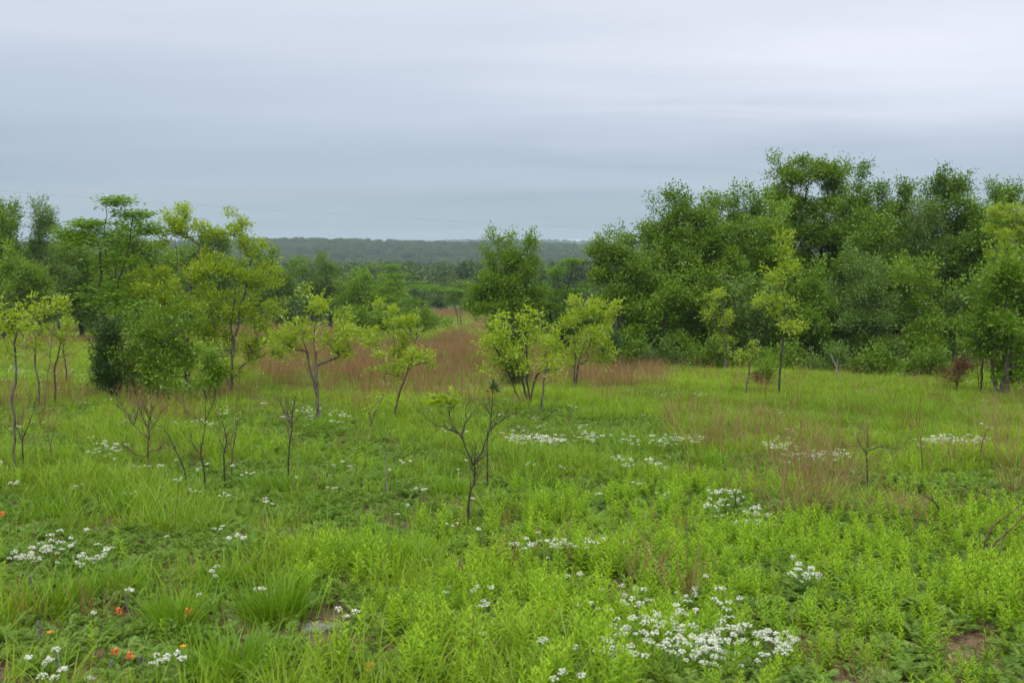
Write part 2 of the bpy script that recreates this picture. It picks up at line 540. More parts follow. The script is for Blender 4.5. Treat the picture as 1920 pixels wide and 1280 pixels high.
# ------------------------------------------------------------------ trees
def grow(rng, stems, tips, step, lift=0.18):
    """skeleton: stem polylines first, then each tip reaches back to the nearest wood below it"""
    P, par, chains = [], [], []
    for s in stems:
        ids = []
        for k, p in enumerate(s):
            P.append(p); par.append(-1 if k == 0 else len(P) - 2)
            ids.append(len(P) - 1)
        chains.append(ids)
    buf = np.zeros((len(P) + len(tips) * 14, 3)); n = len(P)
    buf[:n] = P
    base = stems[0][0]
    order = np.argsort(np.linalg.norm((tips - base) * [1, 1, 0.6], axis=1))
    for t in tips[order]:
        d = t - buf[:n]
        dist = np.linalg.norm(d, axis=1)
        cost = dist + 1.2 * np.clip(-(d[:, 2]) + 0.25 * dist, 0, None)
        j = int(np.argmin(cost))
        p0 = buf[j]; ln = dist[j]
        m = int(np.clip(math.ceil(ln / step), 2, 12))
        c = p0 + (t - p0) * 0.5 + np.array([0, 0, lift * ln]) * np.sign(t[2] - p0[2] + 0.3 * ln) * 0.6 + rng.normal(0, 0.09 * ln, 3)
        u = np.linspace(0, 1, m + 1)[1:, None]
        pts = (1 - u) ** 2 * p0 + 2 * u * (1 - u) * c + u ** 2 * t
        ids = [j]
        for p in pts:
            buf[n] = p; par.append(ids[-1]); ids.append(n); n += 1
        chains.append(ids)
    return buf[:n], np.array(par), chains


def wood_mesh(rng, P, par, chains, r_base, r_tip, k_big=6):
    n = len(P)
    w = np.zeros(n)
    for c in chains:
        w[c[-1]] += 1
    for i in range(n - 1, -1, -1):
        if par[i] >= 0:
            w[par[i]] += w[i]
    e = math.log(r_base / r_tip) / max(math.log(w.max()), 0.7)
    rad = r_tip * np.maximum(w, 1) ** e
    acc = Acc()
    for c in chains:
        r = rad[c].copy()
        if len(c) > 1 and par[c[0]] >= 0 or c[0] != chains[0][0]:
            r[0] = min(r[0], r[1] * 1.25)
        k = k_big if r[1] > 0.012 else (4 if r[1] > 0.005 else 3)
        tube(acc, P[c], r, k)
    return acc, rad


KIND = dict(
    yel=dict(mat='yel', bark='bark', ll=0.072, lw=0.036, per=19, spread=0.11, dens=0.56, up=0.5, cl=0.2),
    oak=dict(mat='oak', bark='barkd', ll=0.105, lw=0.058, per=40, spread=0.24, dens=1.7, up=0.3, cl=0.5),
    brt=dict(mat='brt', bark='bark', ll=0.105, lw=0.05, per=40, spread=0.22, dens=1.5, up=0.5, cl=0.42),
    gry=dict(mat='gry', bark='bark', ll=0.09, lw=0.038, per=50, spread=0.22, dens=1.5, up=0.4, cl=0.42),
    loc=dict(mat='loc', bark='barkd', ll=0.11, lw=0.03, per=40, spread=0.21, dens=0.62, up=0.1),
    ced=dict(mat='ced', bark='barkr', ll=0.08, lw=0.022, per=75, spread=0.18, dens=1.8, up=0.6),
    dry=dict(mat='dry', bark='barkr', ll=0.08, lw=0.018, per=45, spread=0.15, dens=1.3, up=0.3),
)


def crown_leaves(acc, rng, tip, tdir, kd, per, s):
    """sprays of leaves round each twig end"""
    n = len(tip)
    per_t = np.maximum(3, rng.normal(per, per * 0.3, n)).astype(int)
    idx = np.repeat(np.arange(n), per_t)
    m = len(idx)
    sp = kd['spread'] * s
    T = tdir[idx]
    off = rng.normal(0, 1, (m, 3)) * sp * 0.5
    back = rng.uniform(-0.25, 0.9, m)[:, None] * sp
    if kd['mat'] == 'loc':
        off[:, 2] *= 0.22
        off[:, :2] *= 1.3
    P = tip[idx] - T * back + off
    D = norm(off) * 0.9 + T * 0.6 + rng.normal(0, 0.45, (m, 3)) + np.array([0, 0, kd['up'] * 0.5])
    if kd['mat'] == 'loc':
        D[:, 2] = D[:, 2] * 0.3 - 0.05
    Nn = rng.normal(0, 0.55, (m, 3)) + np.array([0, 0, 1.0])
    Nn += np.cross(D, rng.normal(0, 1, (m, 3))) * 0.3
    ln = kd['ll'] * s * rng.uniform(0.65, 1.25, m)
    clump = rng.uniform(0, 1, n)
    lt = np.clip(0.55 * clump[idx] + 0.45 * rng.uniform(0, 1, m), 0, 1)
    leaves(acc, rng, P, D, Nn, ln, ln * kd['lw'] / kd['ll'] * rng.uniform(0.8, 1.2, m), lt)


def tree(name, label, cat, kind, bx, by, lobes, Y=None, nstem=1, r=0.05, seed=0, dens=1.0, per=1.0, leaf=1.0,
         lean=None, group=None, depth=0.85, mat=None, bark=None):
    rng = np.random.default_rng(1000 + seed * 17 + int(bx))
    kd = dict(KIND[kind])
    if mat: kd['mat'] = mat
    if Y is None:
        b = at(bx, by, 0.12)
    else:
        p = on_plane(bx, 600, Y)
        b = np.array([p[0], Y, float(ground(p[0], Y))])
    Y0 = b[1]
    mpp = Y0 / F / (CP)
    cs, rs = [], []
    for k, (cx, cy, rx, rz) in enumerate(lobes):
        c = on_plane(cx, cy, Y0) - b
        c[1] = rng.uniform(-0.3, 0.3) * rx * mpp
        cs.append(c); rs.append((rx * mpp, max(rx * depth, 6) * mpp, rz * mpp))
    cs, rs = np.array(cs), np.array(rs)
    sp = kd['spread'] * leaf
    tips = []
    fine_c, fine_q = [], []
    for c, q in zip(cs, rs):
        # every bough breaks up into smaller uneven ones
        k = 4 if q[0] > 0.45 else (3 if q[0] > 0.2 else 1)
        if k == 1:
            fine_c.append(c); fine_q.append(q)
            continue
        for _ in range(k):
            fine_c.append(c + norm(rng.normal(0, 1, 3)) * q * rng.uniform(0.35, 0.9)); fine_q.append(q * rng.uniform(0.42, 0.82, 3))
        fine_c.append(c); fine_q.append(q * 0.6)
    if kd.get('cl'):
        hi = [] if kind == 'yel' else np.argsort(-(cs[:, 2] + rs[:, 2]))[:max(2, len(cs) // 2)]
        for _ in range(int(rng.integers(7, 12)) if len(hi) else 0):
            k = int(rng.choice(hi)); a_ = rng.uniform(0, 6.28)
            foot = cs[k] + rs[k] * [0.7 * math.cos(a_), 0.7 * math.sin(a_), 0.75]
            l_ = rng.uniform(0.3, 0.75) * rs[k][2] + 0.18
            out_ = np.array([math.cos(a_) * 0.35, math.sin(a_) * 0.35, 1.0])
            for u_ in np.linspace(0.2, 1.0, max(3, int(l_ / 0.13))):
                tips.append((foot + out_ * l_ * u_)[None] + rng.normal(0, 0.03, (1, 3)))
    for c, q in zip(fine_c, fine_q):
        nt_ = max(4, int(kd['dens'] * dens * math.pi * q[0] * q[2] / (sp * sp) * 0.9))
        d = norm(rng.normal(0, 1, (nt_, 3)))
        u = rng.uniform(0.12, 1.0, nt_) ** 0.42
        u *= 1 + 0.16 * np.sin(5 * d[:, 0] + 7 * d[:, 2] + rng.uniform(0, 6))
        if kd.get('cl'):
            # foliage pads: twig ends gather in clumps over the lobe
            r_cl = kd['cl'] * leaf
            ns = max(2, nt_ // 7)
            cd = norm(rng.normal(0, 1, (ns, 3)))
            cen = c + cd * (rng.uniform(0.15, 1.0, ns) ** 0.4)[:, None] * q
            wh = rng.integers(0, ns, nt_)
            dd = norm(rng.normal(0, 1, (nt_, 3))) * rng.uniform(0.2, 1, (nt_, 1)) * r_cl
            dd[:, 2] = np.abs(dd[:, 2]) * 0.75 - 0.1 * r_cl
            tips.append(cen[wh] + dd * np.minimum(1, q / r_cl))
        else:
            tips.append(c + d * u[:, None] * q)
    tips = np.concatenate(tips)
    tips[:, 2] = np.maximum(tips[:, 2], 0.06)
    top = cs[np.argmax(cs[:, 2] + 0.3 * rs[:, 2])]
    H = (cs[:, 2] + rs[:, 2]).max()
    step = max(0.07, H * 0.04)
    stems = []
    order = np.argsort(-cs[:, 2])
    for k in range(nstem):
        tgt = cs[order[k % len(cs)]] if k else top
        o = np.array([0, 0, -0.12]) + (rng.normal(0, 0.05 * (nstem > 1), 3) * [1, 1, 0] * (1 if nstem < 4 else 2.5))
        m = max(6, int(tgt[2] / step))
        u = np.linspace(0, 1, m)[:, None]
        ctl = o + (tgt - o) * 0.5 * [0.5, 0.5, 1.1] + (np.array(lean) * H if lean is not None else 0)
        s = (1 - u) ** 2 * o + 2 * u * (1 - u) * ctl + u ** 2 * tgt
        wob = np.cumsum(rng.normal(0, 0.012 * H / math.sqrt(m), (m, 3)), 0) * [1, 1, 0]
        wob[0] = 0
        stems.append(s + wob * 2.6)
    P, par, chains = grow(rng, stems, tips, step)
    n_leafy = len(chains)
    if kind in ('yel', 'loc'):
        P, par = list(P), list(par)
        pool = [i for c in chains[:nstem] for i in c[2:]] + [c[-2] for c in chains[nstem:nstem + 60]]
        for _ in range(34 if kind == 'yel' else 16):
            j = int(rng.choice(pool)); d = norm(np.array([rng.normal(0, 1), rng.normal(0, 1), rng.uniform(0.1, 1.1)])); l = H * rng.uniform(0.05, 0.16)
            ids = [j]
            for u in np.linspace(0.25, 1, 4):
                P.append(P[j] + d * l * u + np.array([0, 0, 0.25 * l * u * u]) + rng.normal(0, 0.03 * l, 3)); par.append(ids[-1]); ids.append(len(P) - 1)
            chains.append(ids)
        P, par = np.array(P), np.array(par)
    acc, rad = wood_mesh(rng, P, par, chains, r, max(0.002, r * 0.04) if kind != 'far' else 0.02)
    root = thing(name, label, cat, b, group)
    link('trunk', acc.mesh('trunk', M[bark or kd['bark']], True), root)
    ends = np.array([c[-1] for c in chains[nstem:n_leafy]]); prev = np.array([c[-2] for c in chains[nstem:n_leafy]])
    tdir = norm(P[ends] - P[prev])
    la = Acc()
    crown_leaves(la, rng, P[ends], tdir, kd, kd['per'] * per, leaf)
    link('crown', la.mesh('crown', M[kd['mat']]), root)
    return root


T = tree
YT = 'yellow-green leafed saplings'
# --- left group of young trees
T('young_tree', 'twin-stemmed yellow-green young tree, left of the pair at the centre of the left thicket', 'tree', 'yel', 357, 738,
  [(330, 448, 52, 45), (300, 520, 52, 55), (340, 575, 66, 52), (382, 490, 42, 62), (285, 590, 42, 38), (330, 640, 52, 34), (362, 432, 38, 28), (270, 540, 34, 40), (315, 690, 40, 26), (385, 620, 40, 40), (360, 680, 34, 30), (270, 640, 30, 30)], nstem=2, r=0.045, dens=1.0, per=1.0)
T('young_tree', 'yellow-green young tree with open airy crown, right of the pair in the left thicket', 'tree', 'yel', 432, 735,
  [(430, 443, 50, 40), (402, 500, 36, 45), (458, 505, 42, 45), (505, 510, 30, 38), (440, 575, 58, 48), (485, 612, 38, 33), (430, 655, 46, 34), (515, 575, 24, 34), (475, 470, 36, 36), (520, 520, 22, 30), (470, 670, 40, 26), (505, 640, 34, 26), (410, 620, 36, 36), (450, 700, 34, 20), (520, 660, 26, 18)], nstem=3, r=0.042, dens=0.95)
T('feathery_tree', 'tall feathery-leafed tree whose flat sprays rise above the left thicket', 'tree', 'loc', 218, 738,
  [(248, 398, 34, 14), (222, 374, 22, 8), (275, 428, 28, 16), (160, 418, 40, 9), (135, 436, 20, 7), (160, 450, 38, 14), (207, 452, 42, 24), (235, 492, 58, 40), (190, 530, 48, 42), (228, 585, 52, 44)], nstem=2, r=0.03, dens=1.1, depth=1.0, lean=(-0.03, 0, 0))
T('cedar_shrub', 'dense dark evergreen shrub at the foot of the feathery tree', 'shrub', 'ced', 214, 747,
  [(212, 632, 36, 46), (228, 695, 42, 38), (200, 675, 30, 38)], nstem=3, r=0.04, dens=0.9)
T('leafy_shrub', 'green leafy shrub filling the gap left of the twin-stemmed trunk', 'shrub', 'brt', 300, 748,
  [(296, 630, 38, 36), (322, 680, 40, 34), (280, 690, 34, 34), (310, 718, 46, 22), (345, 650, 26, 30)], nstem=5, r=0.022, dens=0.75, leaf=0.75, mat='oak')
T('leafy_shrub', 'dark bushy shrub between the evergreen and the twin-stemmed trunk', 'shrub', 'gry', 258, 745,
  [(255, 660, 26, 34), (250, 705, 32, 28), (268, 725, 30, 16)], nstem=5, r=0.018, dens=0.75, leaf=0.75, mat='oak')
T('leafy_shrub', 'small low green shrub at the foot of the open airy tree', 'shrub', 'brt', 388, 750, [(385, 722, 32, 18), (405, 700, 22, 20)], nstem=5, r=0.012, leaf=0.7, dens=0.8, mat='oak')
T('sapling', 'pale-leafed sapling standing at the left edge of the picture', 'sapling', 'yel', 33, 866,
  [(20, 602, 36, 34), (48, 575, 26, 16), (12, 660, 28, 30), (62, 612, 14, 16)], r=0.012, leaf=0.72, dens=1.0)
T('sapling', 'open forked sapling, second from the left edge, tufts of leaves at its tips', 'sapling', 'yel', 75, 757,
  [(60, 590, 30, 16), (108, 575, 22, 18), (72, 640, 26, 26), (40, 640, 16, 20)], r=0.02, dens=0.9, nstem=2)
T('sapling', 'mostly bare brown sapling with a few leaves left of the thicket', 'sapling', 'yel', 98, 752, [(114, 630, 20, 18), (130, 660, 12, 16), (85, 690, 16, 22)], r=0.02, dens=0.5, bark='barkr', per=0.5)
T('sapling', 'thin straight pale-stemmed sapling between the brown sapling and the dark thicket', 'sapling', 'yel', 124, 718, [(126, 612, 16, 20), (120, 645, 12, 15)], r=0.022, dens=0.6)
# --- darker trees behind on the left
T('oak_tree', 'dark green tree at the far left edge behind the saplings', 'tree', 'oak', 4, 0, [(2, 450, 34, 44), (-30, 480, 40, 60), (12, 530, 52, 48), (-10, 590, 60, 40)], Y=58, r=0.16, seed=3, leaf=1.5)
T('oak_tree', 'dark tree with a ragged spike of bare-tipped branches at its top', 'tree', 'gry', 76, 0, [(68, 412, 10, 26), (86, 430, 14, 22), (70, 455, 30, 24), (62, 500, 42, 36), (95, 525, 40, 40), (70, 580, 60, 36)], Y=60, r=0.16, seed=4, leaf=1.5)
T('oak_tree', 'rounded dark tree behind the left side of the feathery tree', 'tree', 'oak', 150, 0, [(135, 480, 34, 34), (165, 520, 46, 44), (130, 570, 55, 45), (175, 595, 40, 28)], Y=64, r=0.16, seed=5, leaf=1.6)
T('leafy_tree', 'paler green tree low behind the forked sapling at left', 'tree', 'brt', 42, 0, [(30, 500, 34, 24), (50, 540, 44, 30), (30, 575, 50, 30)], Y=48, r=0.10, seed=6, leaf=1.2)
T('oak_tree', 'dark tree mass seen between the feathery tree and twin-stemmed tree', 'tree', 'oak', 262, 0, [(262, 470, 40, 40), (280, 540, 60, 45), (250, 590, 60, 34)], Y=62, r=0.16, seed=7, leaf=1.6)
T('oak_tree', 'dark tree seen through the crown of the open airy tree', 'tree', 'oak', 400, 0, [(380, 500, 55, 45), (430, 540, 55, 45), (400, 590, 70, 30)], Y=80, r=0.2, seed=8, leaf=1.8)
T('oak_tree', 'dark tree right behind the open airy tree in the left thicket', 'tree', 'oak', 515, 0, [(510, 505, 40, 28), (535, 540, 40, 34), (490, 560, 50, 40)], Y=90, r=0.2, seed=9, leaf=2.0)
# --- saplings in the middle
T('sapling', 'vase-shaped yellow-green sapling forking low, right of the left thicket', 'sapling', 'yel', 587, 776,
  [(590, 572, 42, 26), (556, 606, 44, 26), (642, 618, 42, 22), (600, 635, 62, 24), (545, 645, 32, 18), (668, 632, 22, 14), (520, 640, 18, 14), (640, 655, 26, 12)], nstem=2, r=0.026, dens=1.1)
T('sapling', 'round-crowned yellow-green sapling in the russet grass, right of the vase-shaped one', 'sapling', 'yel', 728, 718,
  [(735, 598, 40, 34), (702, 638, 30, 26), (765, 640, 30, 26), (740, 668, 46, 20), (720, 690, 30, 12), (770, 685, 24, 10)], r=0.024, dens=1.1, nstem=2)
T('sapling', 'leaning thin red-stemmed sapling with few leaves in front of the russet grass', 'sapling', 'yel', 738, 779,
  [(742, 690, 24, 14), (775, 668, 32, 10), (810, 676, 12, 10), (700, 668, 18, 8)], r=0.018, dens=0.7, bark='barkr', leaf=0.85)
T('sapling', 'tiny yellowish sapling low among white flowers at mid meadow', 'sapling', 'yel', 700, 792, [(690, 768, 14, 12), (716, 742, 17, 15)], r=0.01, dens=0.7, leaf=0.7, nstem=2)
T('leafy_tree', 'rounded soft green tree in the middle distance left of centre', 'tree', 'gry', 620, 0, [(620, 512, 44, 24), (595, 540, 42, 30), (655, 550, 42, 32), (625, 575, 55, 24)], Y=85, r=0.2, seed=11, leaf=1.9)
T('leafy_tree', 'bright green tree in front of the rounded middle-distance tree', 'tree', 'brt', 700, 0, [(700, 545, 46, 24), (664, 562, 34, 24), (738, 562, 34, 24), (690, 582, 62, 20)], Y=66, r=0.15, seed=12, leaf=1.5)
T('feathery_tree', 'low spreading feathery tree with flat layered sprays at the picture centre', 'tree', 'loc', 778, 0,
  [(735, 515, 42, 7), (800, 538, 50, 7), (850, 545, 30, 6), (765, 562, 56, 7), (715, 498, 34, 6), (830, 598, 45, 6), (785, 590, 45, 8), (760, 612, 40, 8), (725, 540, 40, 8), (690, 590, 40, 10), (740, 575, 40, 8)], Y=56, r=0.04, seed=13, leaf=1.1, dens=1.6, nstem=3)
T('leafy_shrub', 'low spreading shrub in the far green strip left of the white marker', 'shrub', 'brt', 775, 0, [(775, 598, 32, 10), (742, 604, 26, 9), (812, 604, 24, 8)], Y=54, nstem=6, r=0.03, seed=61, leaf=1.2, dens=0.9)
T('leafy_shrub', 'dark rounded shrub in the russet grass behind the round-crowned sapling', 'shrub', 'oak', 690, 0, [(690, 612, 30, 16), (664, 604, 24, 16), (716, 606, 22, 12)], Y=50, nstem=6, r=0.03, seed=62, leaf=1.1, dens=0.9)
T('leafy_shrub', 'small grey-green shrub beside the meadow gap left of the spiky tree', 'shrub', 'gry', 862, 0, [(862, 552, 18, 12), (848, 560, 16, 9)], Y=88, nstem=5, r=0.03, seed=63, leaf=1.6, dens=0.9)
T('leafy_tree', 'full green tree with spiky leader shoots right of the picture centre', 'tree', 'brt', 948, 0,
  [(950, 484, 26, 24), (978, 505, 30, 34), (925, 512, 28, 30), (942, 550, 48, 36), (985, 562, 34, 34), (905, 560, 26, 22), (915, 462, 8, 16), (938, 455, 7, 16), (960, 454, 9, 14), (986, 470, 8, 14), (950, 605, 54, 36), (890, 545, 14, 10), (1010, 548, 20, 24), (960, 655, 40, 30), (882, 575, 12, 10)], Y=36, r=0.11, seed=14, dens=1.1)
T('feathery_tree', 'layered feathery tree just right of the spiky green tree', 'tree', 'loc', 1048, 0,
  [(1040, 508, 34, 12), (1076, 488, 26, 6), (1030, 545, 42, 22), (1080, 545, 40, 22), (1050, 590, 60, 30), (1060, 630, 56, 30), (1010, 570, 36, 22), (1100, 590, 36, 30)], Y=39, r=0.09, seed=15, dens=1.4)
T('cedar_shrub', 'dark evergreen shrub behind the paired yellow-green saplings right of centre', 'shrub', 'ced', 962, 720, [(965, 685, 28, 34), (960, 635, 26, 30)], nstem=3, r=0.05, dens=0.9)
T('sapling', 'spreading yellow-green sapling in front of the dark evergreen shrub', 'sapling', 'yel', 990, 748,
  [(938, 618, 40, 28), (985, 603, 30, 20), (920, 640, 26, 16), (1000, 652, 42, 26), (1032, 648, 28, 22), (958, 656, 36, 20), (985, 685, 34, 18), (935, 680, 24, 14), (1030, 682, 24, 14)], nstem=4, r=0.022, dens=1.1, bark='barkd')
T('sapling', 'small pale sapling leaning right beside the spreading yellow-green one', 'sapling', 'yel', 1015, 766, [(1046, 694, 20, 12), (1030, 680, 16, 12)], r=0.02, dens=0.6, lean=(-0.02, 0, 0))
T('sapling', 'upright yellow-green sapling standing nearest the left end of the dark wood', 'sapling', 'yel', 1077, 725,
  [(1090, 583, 32, 30), (1130, 580, 32, 28), (1065, 608, 32, 26), (1120, 625, 36, 26), (1088, 650, 42, 20), (1142, 650, 22, 18), (1070, 680, 26, 12), (1120, 675, 28, 14)], r=0.026, nstem=2, dens=1.3)
T('cedar_shrub', 'narrow dark evergreen shrub under the upright sapling by the wood', 'shrub', 'ced', 1152, 692, [(1150, 650, 22, 38)], nstem=2, r=0.04, dens=0.8)
# --- the wood on the right: tall row behind
T('oak_tree', 'oak with a crooked branch reaching out left, first tall crown of the wood', 'tree', 'oak', 1272, 0,
  [(1270, 438, 56, 40), (1212, 448, 30, 24), (1305, 400, 44, 26), (1342, 384, 22, 20), (1258, 378, 8, 10), (1285, 388, 18, 8), (1280, 510, 76, 52), (1250, 590, 70, 52), (1180, 452, 22, 14), (1335, 450, 50, 50), (1225, 500, 50, 50)], Y=37, r=0.09, seed=21)
T('oak_tree', 'rounded oak crown left of the tallest tree in the wood', 'tree', 'oak', 1400, 0, [(1402, 398, 40, 28), (1385, 455, 56, 44), (1385, 545, 66, 56), (1440, 440, 40, 45), (1440, 500, 50, 50)], Y=39, r=0.09, seed=22)
T('oak_tree', 'tallest tree of the wood, its broad crown above all others', 'tree', 'oak', 1520, 0,
  [(1480, 328, 34, 26), (1530, 322, 40, 26), (1568, 348, 34, 26), (1500, 380, 55, 24), (1562, 388, 42, 26), (1520, 440, 76, 50), (1500, 540, 66, 56), (1570, 520, 50, 50), (1470, 430, 40, 45), (1575, 445, 45, 45)], Y=41, r=0.10, seed=23)
T('oak_tree', 'oak with a single pointed leader right of the tallest tree', 'tree', 'oak', 1614, 0, [(1612, 352, 9, 24), (1604, 395, 24, 26), (1612, 460, 42, 46), (1605, 550, 55, 56), (1590, 430, 35, 40), (1640, 450, 40, 45)], Y=38, r=0.085, seed=24)
T('oak_tree', 'oak with several upright leader shoots in the middle of the right wood', 'tree', 'oak', 1680, 0, [(1650, 384, 9, 22), (1700, 370, 12, 16), (1680, 392, 32, 18), (1680, 435, 46, 36), (1685, 520, 55, 60), (1645, 440, 36, 40), (1715, 450, 45, 50)], Y=39, r=0.085, seed=25)
T('oak_tree', 'broad domed oak towards the right end of the wood', 'tree', 'oak', 1790, 0, [(1785, 362, 34, 26), (1760, 408, 46, 36), (1822, 418, 42, 42), (1790, 485, 72, 56), (1790, 570, 72, 56)], Y=37, r=0.09, seed=26)
T('oak_tree', 'dark oak at the right edge behind the yellow-green tree', 'tree', 'oak', 1895, 0, [(1885, 368, 34, 16), (1905, 420, 46, 46), (1930, 480, 60, 60), (1890, 520, 50, 50)], Y=40, r=0.09, seed=27)
# --- front of the wood
T('leafy_tree', 'bright upright bushy tree at the left end of the wood', 'tree', 'brt', 1160, 0,
  [(1165, 482, 28, 40), (1130, 520, 26, 44), (1200, 515, 34, 42), (1160, 565, 54, 46), (1175, 628, 50, 40), (1125, 480, 8, 20)], Y=35, r=0.08, seed=31, mat='oak', nstem=3)
T('leafy_tree', 'dense green understorey tree below the crooked-branched oak', 'tree', 'oak', 1245, 0, [(1240, 570, 54, 42), (1225, 632, 52, 44), (1275, 640, 44, 40)], Y=34.5, r=0.07, seed=32, nstem=3, mat='brt')
T('leafy_tree', 'dark understorey tree behind the narrow yellow-green sapling of the wood', 'tree', 'oak', 1325, 0, [(1315, 560, 46, 46), (1330, 620, 54, 50), (1320, 662, 50, 30)], Y=35, r=0.07, seed=33, nstem=3)
T('sapling', 'narrow yellow-green sapling with pale stem standing against the dark wood', 'sapling', 'yel', 1359, 694, [(1345, 557, 26, 24), (1328, 590, 18, 14), (1356, 598, 22, 26), (1360, 640, 16, 18)], r=0.035, dens=0.95)
T('leafy_tree', 'green understorey tree between the two yellow-green trees of the wood', 'tree', 'brt', 1420, 0, [(1412, 590, 42, 42), (1428, 640, 46, 44)], Y=33.8, r=0.06, seed=34, nstem=3, mat='gry')
T('young_tree', 'slim conical yellow-green tree on a dark thin stem before the wood', 'tree', 'yel', 1462, 739,
  [(1470, 466, 18, 26), (1450, 515, 26, 26), (1488, 508, 16, 26), (1460, 565, 34, 30), (1472, 615, 30, 26)], r=0.024, dens=1.3, bark='barkd', per=1.15)
T('leafy_tree', 'green understorey tree right of the slim conical tree', 'tree', 'oak', 1515, 0, [(1520, 560, 42, 42), (1500, 620, 50, 46), (1540, 655, 40, 36)], Y=34, r=0.07, seed=35, nstem=3, mat='brt')
T('leafy_tree', 'large grey-green bushy tree at the middle of the wood edge', 'tree', 'gry', 1620, 0, [(1620, 535, 44, 40), (1600, 595, 58, 46), (1642, 605, 54, 52), (1620, 660, 64, 32)], Y=33, r=0.08, seed=36, nstem=3)
T('leafy_tree', 'bright green tree right of the grey-green bushy tree at the wood edge', 'tree', 'brt', 1735, 0, [(1718, 552, 36, 40), (1745, 602, 42, 44), (1728, 655, 44, 34)], Y=33, r=0.07, seed=37, nstem=2)
T('leafy_tree', 'shaded bush filling the gap left of the dead brown shrub', 'tree', 'gry', 1795, 0, [(1800, 600, 32, 46), (1790, 650, 34, 36)], Y=33, r=0.06, seed=38, nstem=3)
T('leafy_tree', 'bright leafy tree at the right edge of the picture, boughs to the grass', 'tree', 'brt', 1880, 742,
  [(1868, 518, 44, 34), (1910, 560, 40, 54), (1848, 585, 46, 38), (1885, 645, 56, 52), (1835, 640, 32, 34), (1900, 700, 40, 30)], r=0.08, seed=39, nstem=3, leaf=0.9)
T('young_tree', 'pale yellow-green tree crown at the upper right edge', 'tree', 'yel', 1895, 0, [(1866, 402, 26, 22), (1905, 396, 26, 24), (1884, 446, 42, 22), (1920, 440, 30, 40), (1900, 480, 30, 30)], Y=31, r=0.06, seed=40, dens=1.3)
T('sapling', 'little leaning sapling in the grass left of the rusty young cedar', 'sapling', 'yel', 1396, 737, [(1388, 668, 20, 13), (1412, 655, 14, 10)], r=0.02, dens=0.65, bark='bark')
T('cedar_shrub', 'small young cedar with rust-brown lower boughs', 'shrub', 'ced', 1438, 717, [(1440, 682, 14, 15), (1437, 696, 20, 12)], r=0.02, dens=0.7, mat='brt')
T('dead_shrub', 'rust-brown dead cedar shrub at the right end of the wood', 'shrub', 'dry', 1790, 731, [(1788, 700, 22, 20), (1806, 690, 16, 18)], r=0.025, nstem=3, dens=0.8)
T('dead_shrub', 'taller thin rust-brown dead shrub left of the bright right-edge tree', 'shrub', 'dry', 1838, 733, [(1834, 670, 16, 34), (1846, 640, 10, 16)], r=0.025, nstem=2, dens=0.45)
T('dead_shrub', 'rust-brown dead boughs low beside the small young cedar', 'shrub', 'dry', 1432, 718, [(1428, 706, 18, 7), (1448, 707, 14, 6)], r=0.012, nstem=3, dens=0.7)
for k, (bx, top, Y, where) in enumerate([(1190, 560, 38, 'the bright bushy tree at the left end of the wood'), (1240, 520, 41, 'the left understorey tree of the wood'), (1300, 540, 39, 'the trunk of the crooked-branched oak'),
                                         (1360, 500, 42, 'the narrow yellow-green sapling of the wood'), (1420, 520, 40, 'the rounded oak left of the tallest tree'), (1475, 500, 43, 'the slim conical yellow-green tree'),
                                         (1535, 520, 40, 'the trunk of the tallest tree'), (1590, 500, 43, 'the left half of the grey-green bushy tree'), (1650, 510, 40, 'the right half of the grey-green bushy tree'),
                                         (1710, 480, 42, 'the bright green tree of the wood edge'), (1765, 500, 40, 'the broad domed oak, low on its left'), (1830, 490, 42, 'the rust-brown dead shrubs'), (1890, 500, 41, 'the bright tree at the right edge'), (1950, 480, 40, 'the right picture edge')]):
    T('thicket_tree', 'dark thicket tree behind ' + where, 'tree', 'oak', bx, 0, [(bx - 15, top + 30, 42, 40), (bx + 20, top + 80, 46, 50), (bx - 20, top + 120, 46, 45), (bx + 5, 665, 44, 40)],
      Y=Y, r=0.08, seed=70 + k, dens=0.6, leaf=1.3, nstem=2, group='thicket trees inside the wood')
for k, (bx, top, Y, where) in enumerate([(-40, 480, 75, 'just outside the left picture edge'), (30, 490, 78, 'behind the leaves of the left-edge sapling'), (110, 480, 76, 'between the spiky-topped tree and the feathery tree'), (190, 500, 72, 'behind the trunk of the feathery tree'),
                                         (240, 490, 85, 'right behind the upper sprays of the feathery tree'), (310, 500, 82, 'behind the twin-stemmed yellow-green tree'), (350, 520, 90, 'low between the paired yellow-green trees'), (460, 510, 95, 'behind the open airy tree, far back')]):
    T('belt_tree', 'dark belt tree ' + where, 'tree', 'oak', bx, 0, [(bx - 15, top + 25, 42, 30), (bx + 20, top + 60, 46, 40), (bx - 5, top + 95, 50, 30)],
      Y=Y, r=0.12, seed=90 + k, dens=0.7, leaf=2.1, nstem=2, group='trees of the belt behind the left thicket')
for k, (bx, top, Y, kd_, lab) in enumerate([(1345, 440, 36, 'brt', 'mid-height green tree between the crooked-branched oak and the rounded oak'), (1455, 425, 37, 'brt', 'mid-height green tree just left of the tallest tree'), (1640, 440, 36, 'oak', 'mid-height tree between the pointed oak and the many-leadered oak'),
                                            (1725, 425, 36.5, 'gry', 'mid-height soft green tree left of the broad domed oak'), (1850, 430, 36, 'oak', 'mid-height tree right of the broad domed oak')]):
    T('leafy_tree', lab, 'tree', kd_, bx, 0, [(bx, top, 34, 30), (bx - 22, top + 45, 36, 36), (bx + 24, top + 55, 36, 40), (bx - 5, top + 110, 48, 46), (bx + 8, top + 170, 48, 44)], Y=Y, r=0.07, seed=130 + k, dens=0.85, nstem=2)
